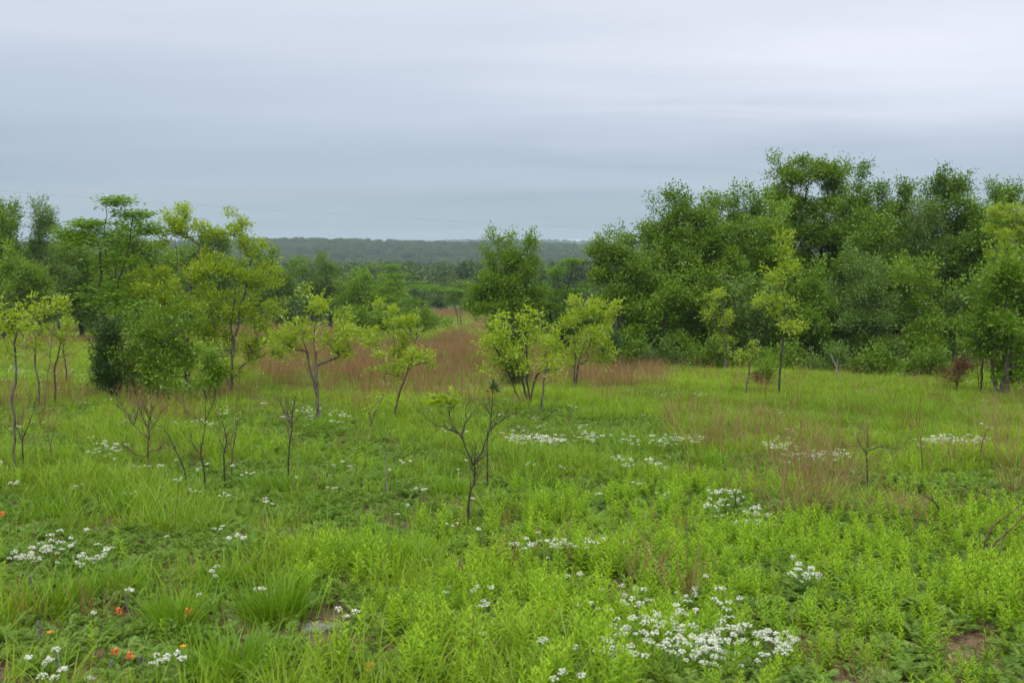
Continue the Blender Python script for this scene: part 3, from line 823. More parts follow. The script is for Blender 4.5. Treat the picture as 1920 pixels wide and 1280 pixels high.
bush_row = [(1195, 688, 36, 'left end of the wood edge'), (1262, 692, 38, 'foot of the crooked-branched oak'), (1345, 693, 34, 'foot of the narrow sapling'),
            (1480, 696, 40, 'foot of the conical tree'), (1565, 699, 34, 'foot of the pale dead stem'), (1660, 700, 38, 'foot of the grey-green tree'), (1755, 704, 30, 'right end of the wood edge')]
for k, (bx, by, w, where) in enumerate(bush_row):  # mostly dark oak leaves: shade under the trees is put into their colour
    T('low_bush', 'low leafy bush at the ' + where, 'bush', ('oak', 'gry', 'oak')[k % 3], bx, by - 3, [(bx - w * 0.7, by - 14, w * 0.8, 11), (bx + w * 0.8, by - 11, w * 0.8, 9), (bx, by - 24, w * 0.4, 12), (bx - w * 1.3, by - 9, w * 0.5, 7)],
      nstem=6, r=0.016, seed=50 + k, dens=0.7, leaf=0.85)


# ------------------------------------------------------------------ bare saplings and twigs
def sticks(name, label, cat, lines, r=0.012, mat='barkd', twigs=0, seed=0, leafy=None, group=None, base=None, tw_len=0.2):
    """lines: stem polylines in photo places; all stand at the depth of the first one's foot"""
    rng = np.random.default_rng(7000 + seed)
    b = at(*(base or lines[0][0]), 0.1)
    acc = Acc(); tipd = []
    for k, ln in enumerate(lines):
        yo = 0.0 if k == 0 else rng.uniform(-0.08, 0.08)
        pts = np.array([on_plane(px, py, b[1]) - b for px, py in ln])
        if k == 0:
            pts[0, 2] = -0.06
        tt = np.linspace(0, 1, len(pts)); u = np.linspace(0, 1, (len(pts) - 1) * 5 + 1)
        pts = np.stack([np.interp(u, tt, pts[:, j]) for j in range(3)], 1)
        sm = pts.copy(); sm[1:-1] = 0.25 * pts[:-2] + 0.5 * pts[1:-1] + 0.25 * pts[2:]
        pts = sm + np.cumsum(rng.normal(0, 0.0025, sm.shape), 0) * [1, 1, 0]
        pts[:, 1] += yo * u
        r0 = r if k == 0 else r * 0.6
        tube(acc, pts, r0 * (1 - 0.75 * u), 6)
        for _ in range(int(twigs * len(ln) / 3)):
            j = rng.integers(int(len(pts) * 0.35), len(pts))
            d = norm(pts[min(j + 1, len(pts) - 1)] - pts[j - 1] + 1e-6) * 0.6 + rng.normal(0, 0.6, 3) + [0, 0, 0.35]
            l = tw_len * rng.uniform(0.4, 1.3)
            q = pts[j] + np.linspace(0, 1, 5)[:, None] * norm(d) * l + np.cumsum(rng.normal(0, l * 0.035, (5, 3)), 0)
            tube(acc, q, np.linspace(r0 * 0.26, r0 * 0.08, 5), 4)
            tipd.append((q[-1], norm(q[-1] - q[-2])))
            if rng.random() < 0.5:
                q2 = q[2] + np.linspace(0, 1, 4)[:, None] * norm(d + rng.normal(0, 0.7, 3)) * l * 0.6
                tube(acc, q2, np.linspace(r0 * 0.2, r0 * 0.1, 4), 3)
                tipd.append((q2[-1], norm(q2[-1] - q2[-2])))
    root = thing(name, label, cat, b, group)
    link('stem', acc.mesh('stem', M[mat], True), root)
    if leafy:
        la = Acc()
        for (px, py, rx, ry, n, mt, size) in leafy:
            c = on_plane(px, py, b[1]) - b
            m = b[1] / F
            P = c + norm(rng.normal(0, 1, (n, 3))) * rng.uniform(0.2, 1, (n, 1)) * [rx * m, rx * m * 0.8, ry * m]
            D = norm((P - c) * [1, 1, 0.5] + [0, 0, ry * m * 0.25]) + rng.normal(0, 0.35, (n, 3))
            leaves(la, rng, P, D, rng.normal(0, 0.4, (n, 3)) + [0, 0, 1], size * rng.uniform(0.7, 1.2, n), size * 0.42, rng.uniform(0, 1, n), droop=0.2)
        link('leaves', la.mesh('leaves', M[leafy[0][5]]), root)
    return root


BS = 'bare young saplings in the front meadow'
sticks('bare_sapling', 'crooked Y-forked bare sapling with one tuft of pale leaves, centre foreground', 'sapling',
       [[(878, 978), (877, 952), (880, 930), (888, 905), (889, 880), (887, 860)], [(887, 872), (876, 845), (868, 822), (862, 812), (848, 792), (845, 765)], [(887, 872), (903, 848), (911, 826), (915, 812), (930, 796), (948, 782), (972, 772)],
        [(866, 818), (872, 795), (884, 778)], [(862, 812), (845, 805), (832, 798), (818, 797)], [(887, 868), (898, 862), (908, 855)]],
       r=0.013, twigs=9, seed=1, leafy=[(828, 752, 25, 11, 75, 'yel', 0.07), (848, 742, 12, 7, 24, 'yel', 0.07), (838, 764, 12, 8, 16, 'yel', 0.07)], tw_len=0.2)
sticks('bare_sapling', 'slender dark sapling with a green tuft at its tip behind the Y-forked one', 'sapling',
       [[(914, 908), (914, 870), (913, 830), (920, 790), (924, 755), (925, 722)], [(919, 795), (932, 780), (945, 776)], [(921, 780), (912, 765), (908, 755)]], r=0.009, twigs=9, seed=2,
       leafy=[(926, 727, 7, 14, 40, 'ced', 0.06)], mat='barkd')
sticks('bare_sapling', 'bare sapling with a small twiggy round top on a straight dark stem', 'sapling',
       [[(539, 900), (541, 860), (544, 820), (547, 795), (546, 770)], [(546, 798), (536, 782), (524, 760), (515, 742)], [(547, 796), (556, 785), (570, 772)], [(547, 790), (550, 765), (553, 745)], [(546, 792), (540, 775), (536, 755)]],
       r=0.010, twigs=12, seed=3, mat='barkd', tw_len=0.16)
sticks('bare_sapling', 'bare dark sapling with arched left branch, right of the leaning stem', 'sapling',
       [[(385, 910), (383, 885), (377, 860), (376, 848), (383, 820), (387, 780), (388, 742)], [(377, 852), (366, 842), (360, 830), (357, 820)], [(386, 798), (374, 788), (360, 780), (345, 770)], [(387, 785), (395, 770), (400, 755)]],
       r=0.010, twigs=9, seed=4, mat='barkd')
sticks('bare_sapling', 'bare stem leaning far left, lowest of the front left saplings', 'sapling',
       [[(354, 905), (345, 880), (330, 848), (318, 822), (308, 805)]], r=0.011, twigs=5, seed=5, mat='barkd')
sticks('bare_sapling', 'forked thin grey sapling right of the arched-branch sapling', 'sapling',
       [[(422, 905), (422, 870), (424, 846), (427, 825), (422, 800), (416, 780)], [(424, 848), (416, 835), (410, 820)]], r=0.011, twigs=7, seed=6, mat='barkd')
sticks('bare_sapling', 'thin single bare stem close beside the forked grey sapling', 'sapling',
       [[(431, 884), (435, 850), (441, 815), (446, 782)]], r=0.009, twigs=6, seed=7, mat='barkr')
sticks('thorny_shrub', 'brown thorny leafless shrub left of the leaning stem', 'shrub',
       [[(275, 868), (275, 840), (279, 812), (279, 790), (284, 765)], [(277, 822), (262, 808), (248, 795), (238, 775), (222, 762)], [(279, 812), (290, 795), (298, 775)], [(278, 800), (266, 785), (258, 768)], [(275, 855), (258, 852), (248, 845), (240, 838)], [(276, 848), (290, 842), (305, 840)], [(250, 798), (256, 780), (262, 762)], [(284, 790), (272, 772), (268, 752)]],
       r=0.012, twigs=22, seed=8, mat='barkr', tw_len=0.16)
sticks('fallen_branch', 'pale dead branch propped across the thorny brown shrub', 'branch',
       [[(196, 806), (220, 797), (240, 786), (258, 772)]], r=0.017, twigs=1, seed=9, mat='barkp')
sticks('bare_sapling', 'dark forked stem beside the left-edge sapling', 'sapling',
       [[(44, 868), (42, 845), (40, 825), (50, 800), (58, 780), (62, 762)], [(40, 825), (37, 800)]], r=0.010, twigs=6, seed=10, mat='barkd')
sticks('bare_sapling', 'tilted twiggy stem in the grass left of the thorny shrub', 'sapling', [[(90, 852), (96, 825), (100, 800)], [(94, 835), (88, 815)]], r=0.007, twigs=7, seed=11, mat='barkr')
sticks('bare_sapling', 'short grey snag in the grass left of the Y-forked sapling', 'sapling', [[(727, 915), (725, 885), (723, 855)]], r=0.011, twigs=1, seed=12, mat='barkp')
sticks('dead_tree', 'pale dead forked stem standing before the dark wood', 'dead tree', [[(1568, 706), (1569, 690), (1571, 672)], [(1569, 690), (1564, 676), (1558, 664)]], r=0.035, twigs=3, seed=13, mat='barkp', tw_len=0.3)
sticks('dead_tree', 'pale slanting dead stem near the right end of the wood', 'dead tree', [[(1735, 704), (1738, 688), (1744, 670)]], r=0.03, twigs=3, seed=14, mat='barkp', tw_len=0.3)
sticks('bare_sapling', 'dark kinked twig standing right of the dry stalks', 'sapling', [[(1630, 910), (1628, 875), (1626, 845), (1630, 815)], [(1627, 850), (1614, 838), (1606, 822), (1605, 812)], [(1628, 845), (1648, 836), (1668, 840)]], r=0.010, twigs=7, seed=15, mat='barkd')
sticks('bare_sapling', 'single brown twig in the bright forbs far right', 'sapling', [[(1735, 885), (1728, 850), (1727, 820), (1732, 800)]], r=0.009, twigs=4, seed=16, mat='barkr')
sticks('bare_sapling', 'bent dark twig left of the right-hand dry stalks', 'sapling', [[(1835, 862), (1842, 830), (1848, 812), (1858, 800)]], r=0.008, twigs=4, seed=17, mat='barkd')
sticks('fallen_branch', 'long brown branch arching down to the grass at the right edge', 'branch',
       [[(1838, 1052), (1862, 1020), (1885, 995), (1915, 965), (1960, 930)], [(1885, 996), (1872, 1030), (1858, 1068)], [(1862, 1020), (1838, 1030), (1815, 1052)]], r=0.008, twigs=6, seed=18, mat='barkr', base=(1838, 1075))
sticks('fallen_branch', 'second long brown branch slanting up at the right edge above the first', 'branch',
       [[(1820, 1010), (1860, 985), (1895, 960), (1940, 925)], [(1860, 985), (1850, 1000)]], r=0.007, twigs=5, seed=19, mat='barkr', base=(1820, 1030))
sticks('fallen_branch', 'dark twig leaning over the brown brush heap', 'branch', [[(1778, 962), (1755, 942), (1730, 928)], [(1750, 940), (1740, 920)]], r=0.009, twigs=4, seed=20, mat='barkd')
sticks('bare_sapling', 'dark curved twig among white flowers right of centre', 'sapling', [[(1388, 965), (1380, 945), (1376, 925), (1385, 905)], [(1378, 930), (1395, 920), (1425, 922)]], r=0.007, twigs=5, seed=21, mat='barkd')


def stalk_clump(label, px, py, w, h, n, seed, fan=0.25, mat='stalk', name='dry_stalk_clump', r=0.0040):
    rng = np.random.default_rng(9000 + seed)
    b = at(px, py); m = b[1] / F
    acc = Acc()
    for _ in range(int(n * 1.9)):
        o = np.array([np.clip(rng.normal(0, 0.35), -0.9, 0.9) * w * m * 1.05, np.clip(rng.normal(0, 0.3), -0.8, 0.8) * w * m * 1.05, -0.03])
        hh = h * m * rng.uniform(0.45, 1.1)
        d = np.array([rng.normal(0, fan) + o[0] * 0.6 / max(w * m, 0.05), rng.normal(0, fan), 1.0])
        u = np.linspace(0, 1, 6)[:, None]
        q = o + u * d * hh + (u ** 2) * np.array([rng.normal(0, 0.10), rng.normal(0, 0.10), -0.05]) * hh
        tube(acc, q, np.linspace(r, r * 0.45, 6), 3, lt=rng.uniform(0, 1))
        for _k in range(rng.integers(0, 4)):
            j = rng.integers(2, 6); l = hh * rng.uniform(0.06, 0.22)
            dd = norm(d * 0.8 + rng.normal(0, 0.45, 3))
            tube(acc, np.stack([q[j], q[j] + dd * l * 0.5, q[j] + dd * l + [0, 0, l * 0.1]]), [r * 0.6, r * 0.45, r * 0.3], 3, lt=rng.uniform(0.3, 1))
    me = acc.mesh('dry_stalk_clump', M[mat])
    return tag(link(name, me, None, b), label, 'dry stalks', 'clumps of dry brown stalks in the right meadow')


for k, (px, py, w, h, n, lab) in enumerate([
    (1500, 968, 80, 170, 40, 'tallest fan of dry brown stalks standing right of centre'),
    (1478, 905, 90, 140, 34, 'dry brown stalk clump behind the tallest fan'),
    (1555, 920, 90, 150, 30, 'dry brown stalk clump just right of the tallest fan'),
    (1352, 850, 70, 110, 34, 'dry stalk clump left of the tallest fan, over white flowers'),
    (1310, 845, 50, 95, 18, 'thin dry stalk clump farthest left of the stalk group'),
    (1425, 830, 80, 95, 30, 'dry stalk clump behind, between the left clump and the fan'),
    (1580, 850, 60, 90, 18, 'dry stalk clump in the rear right of the stalk group'),
    (1800, 880, 90, 110, 22, 'dry stalk clump in the bright forbs towards the right edge'),
    (1895, 850, 60, 120, 24, 'dry stalk clump touching the right edge of the picture'),
    (1905, 930, 50, 130, 16, 'nearest dry stalk clump at the right edge'),
    (1205, 1095, 50, 130, 13, 'thin upright dry stalks behind the large white flower patch'),
    (1280, 1130, 40, 150, 10, 'sparse dry stalks rising over the large white flower patch'),
    (955, 1075, 45, 100, 14, 'rusty dry stalks at the left of the middle white flower patch'),
    (1080, 1060, 70, 90, 12, 'few dry stalks standing in the middle white flower patch'),
    (1260, 1010, 60, 90, 9, 'faint dry stalks between the two central flower patches'),
    (600, 925, 60, 70, 8, 'few thin dry stalks in the grass left of centre'),
    (1130, 760, 60, 60, 20, 'dry stalk clump at the back below the russet grass'),
]):
    stalk_clump(lab, px, py, w, h, n, k, fan=0.23 if k < 10 else 0.08)


def brush_heap():
    rng = np.random.default_rng(77)
    b = at(1695, 975); acc = Acc()
    for _ in range(130):
        o = np.array([rng.normal(0, 0.22), rng.normal(0, 0.2), rng.uniform(0, 0.12)])
        d = norm(np.array([rng.normal(0, 1), rng.normal(0, 1), rng.normal(0.35, 0.35)])); l = rng.uniform(0.15, 0.5)
        u = np.linspace(0, 1, 5)[:, None]
        q = o + u * d * l + u ** 2 * rng.normal(0, 0.10, 3) * l
        q[:, 2] = np.maximum(q[:, 2], 0.01)
        tube(acc, q, np.linspace(0.0035, 0.001, 5), 3, lt=rng.uniform(0, 0.7))
    tag(link('brush_heap', acc.mesh('brush_heap', M['stalk']), None, b), 'low tangled heap of dead brown twigs in the right meadow', 'brush heap')


brush_heap()


def stone(px, py, sx, sy, sz, seed, label):
    import bmesh
    rng = np.random.default_rng(seed)
    b = at(px, py)
    bm = bmesh.new()
    bmesh.ops.create_icosphere(bm, subdivisions=3, radius=1.0)
    ph = rng.uniform(0, 6, 6)
    for v in bm.verts:
        c = v.co
        k = 1 + 0.10 * math.sin(3 * c.x + ph[0]) + 0.09 * math.sin(4 * c.y + ph[1]) + 0.07 * math.sin(6 * c.x + 5 * c.z + ph[2]) + 0.05 * math.sin(9 * c.y - 8 * c.x + ph[3])
        z = min(c.z, 0.55 + 0.05 * math.sin(5 * c.x + ph[4]))
        v.co = Vector((c.x * k * sx, c.y * k * sy, z * k * sz))
    me = bpy.data.meshes.new('stone'); bm.to_mesh(me); bm.free()
    me.materials.append(M['rock'])
    tag(link('stone', me, None, b + [0, 0, sz * 0.2]), label, 'stone', 'stones in the bare soil')


stone(598, 1180, 0.095, 0.06, 0.03, 1, 'flat grey stone on bare soil beside small white flowers')
stone(632, 1176, 0.05, 0.04, 0.025, 2, 'smaller grey stone right of the flat one')


def power_line(label, pts, rad):
    """a cable sagging between distant poles: (x, y, z) waypoints"""
    P = np.array(pts, float); u = np.linspace(0, 1, 60); t = np.linspace(0, 1, len(P))
    c = np.polyfit(t, P, 2)
    Q = np.stack([np.polyval(c[:, j], u) for j in range(3)], 1)
    acc = Acc(); tube(acc, Q, np.full(60, rad), 5)
    m = bpy.data.materials.get('cable') or bark_mat('cable', (0.05, 0.05, 0.055), (0.08, 0.08, 0.085))
    tag(link('power_line', acc.mesh('power_line', m, True)), label, 'cable', 'power lines crossing the valley')


power_line('upper thin power line sagging across the sky at left', [on_plane(-120, 345, 150), on_plane(480, 392, 190), on_plane(1330, 440, 250)], 0.007)
power_line('lower thin power line just above the hill at left', [on_plane(-120, 408, 150), on_plane(480, 448, 190), on_plane(1330, 480, 250)], 0.006)


def marker():
    b = at(851, 612)
    acc = Acc()
    tube(acc, [[0, 0, -0.1], [0.01, 0, 0.35], [0.0, 0, 0.62], [0.0, 0, 0.66]], [0.05, 0.05, 0.045, 0.01], 8, lt=0.3)
    tag(link('marker_post', acc.mesh('marker_post', M['petal'], False), None, b), 'tiny white marker post in the far green strip at centre', 'post')


marker()

# ------------------------------------------------------------------ valley trees (one can still tell crowns apart) and the wooded hills
def far_proto(seed, hw, h, nleaf, size, name_mat):
    rng = np.random.default_rng(seed)
    wa = Acc(); la = Acc()
    tube(wa, [[0, 0, -0.4], [0.1, 0.05, h * 0.3], [0, 0.1, h * 0.65]], [0.22, 0.16, 0.06], 5)
    nl = 20
    for k in range(nl):
        a = rng.uniform(0, 6.28); rr = hw * rng.uniform(0.1, 0.72) ** 0.8
        c = np.array([rr * math.cos(a), rr * math.sin(a), h * (0.12 + 0.72 * rng.uniform(0, 1) * (1 - 0.45 * rr / hw))])
        q = np.array([hw * 0.36, hw * 0.36, h * 0.16]) * rng.uniform(0.75, 1.2)
        tube(wa, [[0, 0, h * 0.25], c * [0.5, 0.5, 0.8], c], [0.09, 0.06, 0.03], 3)
        n = nleaf // nl
        d = norm(rng.normal(0, 1, (n, 3))); d[:, 2] = np.abs(d[:, 2]) * np.where(rng.random(n) < 0.75, 1, -0.6)
        P = c + d * q * rng.uniform(0.75, 1.08, (n, 1))
        D = d + rng.normal(0, 0.6, (n, 3)); s = size * rng.uniform(0.6, 1.3, n)
        leaves(la, rng, P, D, d + rng.normal(0, 0.5, (n, 3)), s, s * 0.6, np.clip(0.5 * rng.random() + 0.5 * rng.random(n), 0, 1))
    return wa, la


protos = []
for k in range(5):
    wa, la = far_proto(300 + k, 3.6 + 0.5 * (k % 3), 8.0, 3400, 0.42, 'far')
    protos.append((wa.mesh('trunk', M['barkd'], True), la.mesh('crown', M['far'])))
rngv = np.random.default_rng(5)
GV = 'trees of the wooded valley floor'
roots = []
valley = [(505, 492, 150), (548, 496, 190), (590, 490, 210), (648, 488, 230), (705, 480, 240), (750, 490, 280), (800, 492, 210), (838, 486, 300), (880, 478, 230), (925, 488, 260),
          (975, 500, 190), (1030, 500, 220), (1085, 505, 180), (1120, 500, 240), (1160, 500, 210), (560, 515, 120), (665, 520, 130), (770, 518, 140), (470, 495, 170), (430, 490, 200),
          (870, 512, 150), (905, 518, 135), (820, 522, 170), (740, 528, 125), (610, 500, 260), (680, 500, 170), (1000, 530, 115), (1060, 535, 110), (945, 525, 160), (845, 536, 200), (585, 545, 95), (640, 552, 100), (545, 548, 105), (530, 560, 80), (1010, 560, 70), (1070, 560, 75), (1110, 565, 66), (720, 548, 110), (760, 545, 130), (795, 540, 165), (825, 545, 150), (880, 545, 140)]
for k, (px, top, Y) in enumerate(valley):
    p = on_plane(px, top, Y); gz = float(ground(p[0], Y))
    h = max(3.0, p[2] - gz); s = h / 8.0
    wsc = s * rngv.uniform(0.95, 1.4)
    loc = (p[0], Y, gz); rz = rngv.uniform(0, 6.28)
    pk = protos[k % 5]
    row = 'low bushy tree of the near scrub edge below the valley woods' if Y < 120 else ('round-crowned tree in the front rows of the valley woods' if Y < 200 else 'dark round-crowned tree in the back rows of the valley woods under the hill')
    root = thing('valley_tree', row, 'tree', loc, GV + (', near' if Y < 120 else (', front' if Y < 200 else ', back')), rz, (wsc, wsc, s))
    link('trunk', pk[0], root); link('crown', pk[1], root)


# ------------------------------------------------------------------ scattering of what nobody could count
LIB = 0


def scatter(name, label, cat, pts, rot, scl, tint, pid, protos_):
    global LIB
    LIB += 1
    lib = bpy.data.collections.new('library_%02d' % LIB)
    for i, me in enumerate(protos_):
        lib.objects.link(bpy.data.objects.new('piece_%02d_%02d' % (LIB, i), me))
    me = bpy.data.meshes.new(name)
    n = len(pts)
    me.vertices.add(n)
    me.vertices.foreach_set('co', np.asarray(pts, np.float32).ravel())
    for nm, tp, val, key in (('rot', 'FLOAT_VECTOR', rot, 'vector'), ('scl', 'FLOAT_VECTOR', scl, 'vector'), ('tint', 'FLOAT', tint, 'value'), ('pid', 'INT', pid, 'value')):
        a = me.attributes.new(nm, tp, 'POINT')
        a.data.foreach_set(key, np.asarray(val, np.int32 if tp == 'INT' else np.float32).ravel())
    me.update()
    o = link(name, me)
    ng = bpy.data.node_groups.new(name + '_scatter', 'GeometryNodeTree')
    ng.interface.new_socket('Geometry', in_out='INPUT', socket_type='NodeSocketGeometry')
    ng.interface.new_socket('Geometry', in_out='OUTPUT', socket_type='NodeSocketGeometry')
    gi = ng.nodes.new('NodeGroupInput'); go = ng.nodes.new('NodeGroupOutput')
    ci = N(ng, 'GeometryNodeCollectionInfo', inp={'Separate Children': True, 'Reset Children': True})
    ci.inputs['Collection'].default_value = lib
    ip = N(ng, 'GeometryNodeInstanceOnPoints', inp={'Pick Instance': True})
    def attr(nm, tp):
        a = N(ng, 'GeometryNodeInputNamedAttribute', data_type=tp)
        a.inputs['Name'].default_value = nm
        return a.outputs['Attribute']
    ng.links.new(gi.outputs[0], ip.inputs['Points'])
    ng.links.new(ci.outputs[0], ip.inputs['Instance'])
    ng.links.new(attr('pid', 'INT'), ip.inputs['Instance Index'])
    er = N(ng, 'FunctionNodeEulerToRotation')
    ng.links.new(attr('rot', 'FLOAT_VECTOR'), er.inputs[0])
    ng.links.new(er.outputs[0], ip.inputs['Rotation'])
    ng.links.new(attr('scl', 'FLOAT_VECTOR'), ip.inputs['Scale'])
    ng.links.new(ip.outputs[0], go.inputs[0])
    md = o.modifiers.new('scatter', 'NODES'); md.node_group = ng
    return tag(o, label, cat, kind='stuff')


def wood_piece(seed):
    wa, la = far_proto(seed, 3.4, 6.5, 800, 0.8, 'wood')
    return la.mesh('crown', M['wood'])


def hills():
    rng = np.random.default_rng(8)
    def fill(n, y0, y1, half_of):
        y = np.sqrt(rng.uniform(y0 ** 2, y1 ** 2, n)); x = rng.uniform(-1, 1, n) * (half_of * y + 30)
        return x, y
    a = fill(9000, 790, 1210, 0.66); b = fill(6500, 330, 790, 0.66); c = fill(6500, 2150, 2560, 0.62); d = fill(2200, 120, 330, 0.75)
    x = np.concatenate([a[0], b[0], c[0], d[0]]); y = np.concatenate([a[1], b[1], c[1], d[1]])
    z = ground(x, y)
    # clearings
    cl = snoise(x, y * 1.0, 170.0, 61)
    keep = (cl < 0.80) | (y > 1100) | (y < 300)
    # no wood where the mid meadow shows
    px, py = to_px(x, y, z)
    keep &= ~((y < 175) & (px > 560) & (px < 960)) & ~((y < 150) & (px > 400))
    x, y, z = x[keep], y[keep], z[keep]
    n = len(x)
    s = (0.6 + 0.95 * rng.random(n) ** 2) * np.where(y > 2000, 1.7, 1.0)
    tint = np.clip(0.6 * snoise(x, y, 90.0, 62) + 0.5 * rng.random(n) - 0.05, 0, 1)
    scatter('distant_woods', 'hazy woods covering the valley and the low hills beyond', 'woods', np.stack([x, y, z], 1),
            np.stack([np.zeros(n), np.zeros(n), rng.uniform(0, 6.28, n)], 1), np.stack([s * 1.1, s * 1.1, s], 1), tint, rng.integers(0, 5, n) + 5 * (y < 420), [wood_piece(400 + k) for k in range(5)] + [far_proto(410 + k, 3.4, 6.5, 2600, 0.42, 'wood')[1].mesh('crown', M['wood']) for k in range(5)])


hills()

# ------------------------------------------------------------------ meadow plants: pieces
def blades(acc, rng, n, h, spread, lean, w, curl=0.5, lt=None):
    o = rng.normal(0, spread, (n, 3)) * [1, 1, 0]
    hh = h * rng.uniform(0.45, 1.1, n)
    az = np.arctan2(o[:, 1], o[:, 0]) + rng.normal(0, 0.9, n)
    ln = np.abs(rng.normal(lean, lean * 0.5, n)); cu = np.abs(rng.normal(curl, 0.3, n))
    out = np.stack([np.cos(az), np.sin(az), np.zeros(n)], 1)
    side = np.stack([-np.sin(az), np.cos(az), np.zeros(n)], 1)
    tw = rng.uniform(-1.2, 1.2, n)[:, None]
    side = norm(side * np.cos(tw) + out * np.sin(tw))
    rows = []
    for u, k in ((0, 0.8), (0.38, 1.0), (0.72, 0.7)):
        c = o + out * (ln * u + cu * u ** 2 * 0.6)[:, None] * hh[:, None] + np.array([0, 0, 1]) * (u - 0.32 * cu * u ** 2)[:, None if False else slice(None)].reshape(-1, 1) * hh[:, None] if False else \
            o + out * ((ln * u + cu * u ** 2 * 0.6) * hh)[:, None] + np.array([0, 0, 1.0]) * ((u - 0.30 * cu * u ** 2) * hh)[:, None]
        rows.append(c + side * w * k * 0.5); rows.append(c - side * w * k * 0.5)
    tip = o + out * ((ln + cu * 0.6) * hh)[:, None] + np.array([0, 0, 1.0]) * ((1 - 0.30 * cu) * hh)[:, None]
    v = np.stack(rows + [tip], 1).reshape(-1, 3)
    i = np.arange(n)[:, None] * 7
    q = np.concatenate([i + [0, 1, 3, 2], i + [2, 3, 5, 4]], 0)
    t = i + [4, 5, 6]
    l = rng.uniform(0, 1, n) if lt is None else lt
    acc.v.append(v); acc.q.append(q + acc.n); acc.t.append(t + acc.n)
    acc.lq.append(np.concatenate([l, l])); acc.ltt.append(l); acc.n += len(v)


def grass_piece(seed, mat, n=34, h=0.27, spread=0.055, lean=0.35, w=0.0065, curl=0.5):
    rng = np.random.default_rng(seed); a = Acc()
    blades(a, rng, n, h, spread, lean, w, curl)
    return a.mesh('grass_tuft', mat)


def shoot_piece(seed, mat, h=0.30, stems=3, nl=34):
    """upright leafy shoots: narrow leaves in a close spiral"""
    rng = np.random.default_rng(seed); a = Acc()
    for s in range(stems):
        o = rng.normal(0, 0.035, 3) * [1, 1, 0] if stems > 1 else np.zeros(3)
        hh = h * rng.uniform(0.7, 1.1)
        tilt = np.array([rng.normal(0, 0.12), rng.normal(0, 0.12), 1.0])
        u = np.linspace(0, 1, 4)[:, None]
        tube(a, o + u * tilt * hh, np.linspace(0.0028, 0.0012, 4), 3, lt=0.3)
        t = np.linspace(0.12, 1.0, nl); ang = np.arange(nl) * 2.4 + rng.uniform(0, 6)
        P = o + t[:, None] * tilt * hh
        up = 0.35 + 1.3 * t ** 2
        D = np.stack([np.cos(ang), np.sin(ang), up], 1) + rng.normal(0, 0.15, (nl, 3))
        ln = (0.072 - 0.034 * t ** 2) * rng.uniform(0.8, 1.2, nl) * (h / 0.3)
        leaves(a, rng, P, D, np.stack([-np.cos(ang) * 0.6, -np.sin(ang) * 0.6, np.ones(nl)], 1), ln, ln * 0.24, np.clip(0.25 + 0.6 * t + rng.normal(0, 0.12, nl), 0, 1), fold=0.2, droop=0.22)
    return a.mesh('leafy_shoot', mat)


def fern_piece(seed, mat, nf=11, l=0.17, hgt=0.12):
    """low mat of finely cut leaves"""
    rng = np.random.default_rng(seed); a = Acc()
    for k in range(nf):
        ang = rng.uniform(0, 6.28); el = rng.uniform(0.25, 1.25)
        o = rng.normal(0, 0.26 * l, 3) * [1, 1, 0] + [0, 0, rng.uniform(0, 0.3 * l)]
        d = np.array([math.cos(ang) * math.cos(el), math.sin(ang) * math.cos(el), math.sin(el)])
        ll = l * rng.uniform(0.65, 1.2)
        u = np.linspace(0.2, 1, 11)
        P = o + u[:, None] * d * ll + (u ** 2)[:, None] * np.array([0, 0, -0.28 * ll])
        sd_ = norm(np.cross(d, [0, 0, 1.0]) + 1e-6)
        pl = 0.055 * np.sin(np.pi * (0.18 + 0.78 * u)) * (l / 0.17) * 1.05
        lt = np.clip(rng.uniform(0, 1) * 0.6 + rng.uniform(0, 0.4, 11), 0, 1)
        for sg in (-1, 1):
            D = sd_ * sg + d * 0.75 + rng.normal(0, 0.16, (11, 3))
            leaves(a, rng, P, D, np.tile([0, 0, 1.0], (11, 1)) + rng.normal(0, 0.3, (11, 3)), pl, pl * 0.25, lt, fold=0.1, droop=0.15)
        tube(a, np.stack([o, o + 0.5 * d * ll - [0, 0, 0.07 * ll], P[-1]]), [0.0016, 0.0012, 0.0006], 3, lt=0.4)
    return a.mesh('ferny_herb', mat)


def herb_piece(seed, mat, n=46, r=0.10, h=0.13, sz=1.0):
    rng = np.random.default_rng(seed); a = Acc()
    P = rng.normal(0, 1, (n, 3)) * [r * 0.6, r * 0.6, 0]; P[:, 2] = rng.uniform(0.01, h, n)
    D = P * [6, 6, 0] + rng.normal(0, 0.7, (n, 3)) + [0, 0, 0.35]
    ln = rng.uniform(0.025, 0.06, n) * sz
    leaves(a, rng, P, D, rng.normal(0, 0.4, (n, 3)) + [0, 0, 1], ln, ln * 0.5, rng.uniform(0, 1, n))
    for k in range(6):
        t = P[rng.integers(0, n)]
        tube(a, [[t[0] * 0.3, t[1] * 0.3, 0], t * [0.8, 0.8, 0.6], t], [0.0016, 0.0013, 0.001], 3, lt=0.4)
    return a.mesh('low_herb', mat)


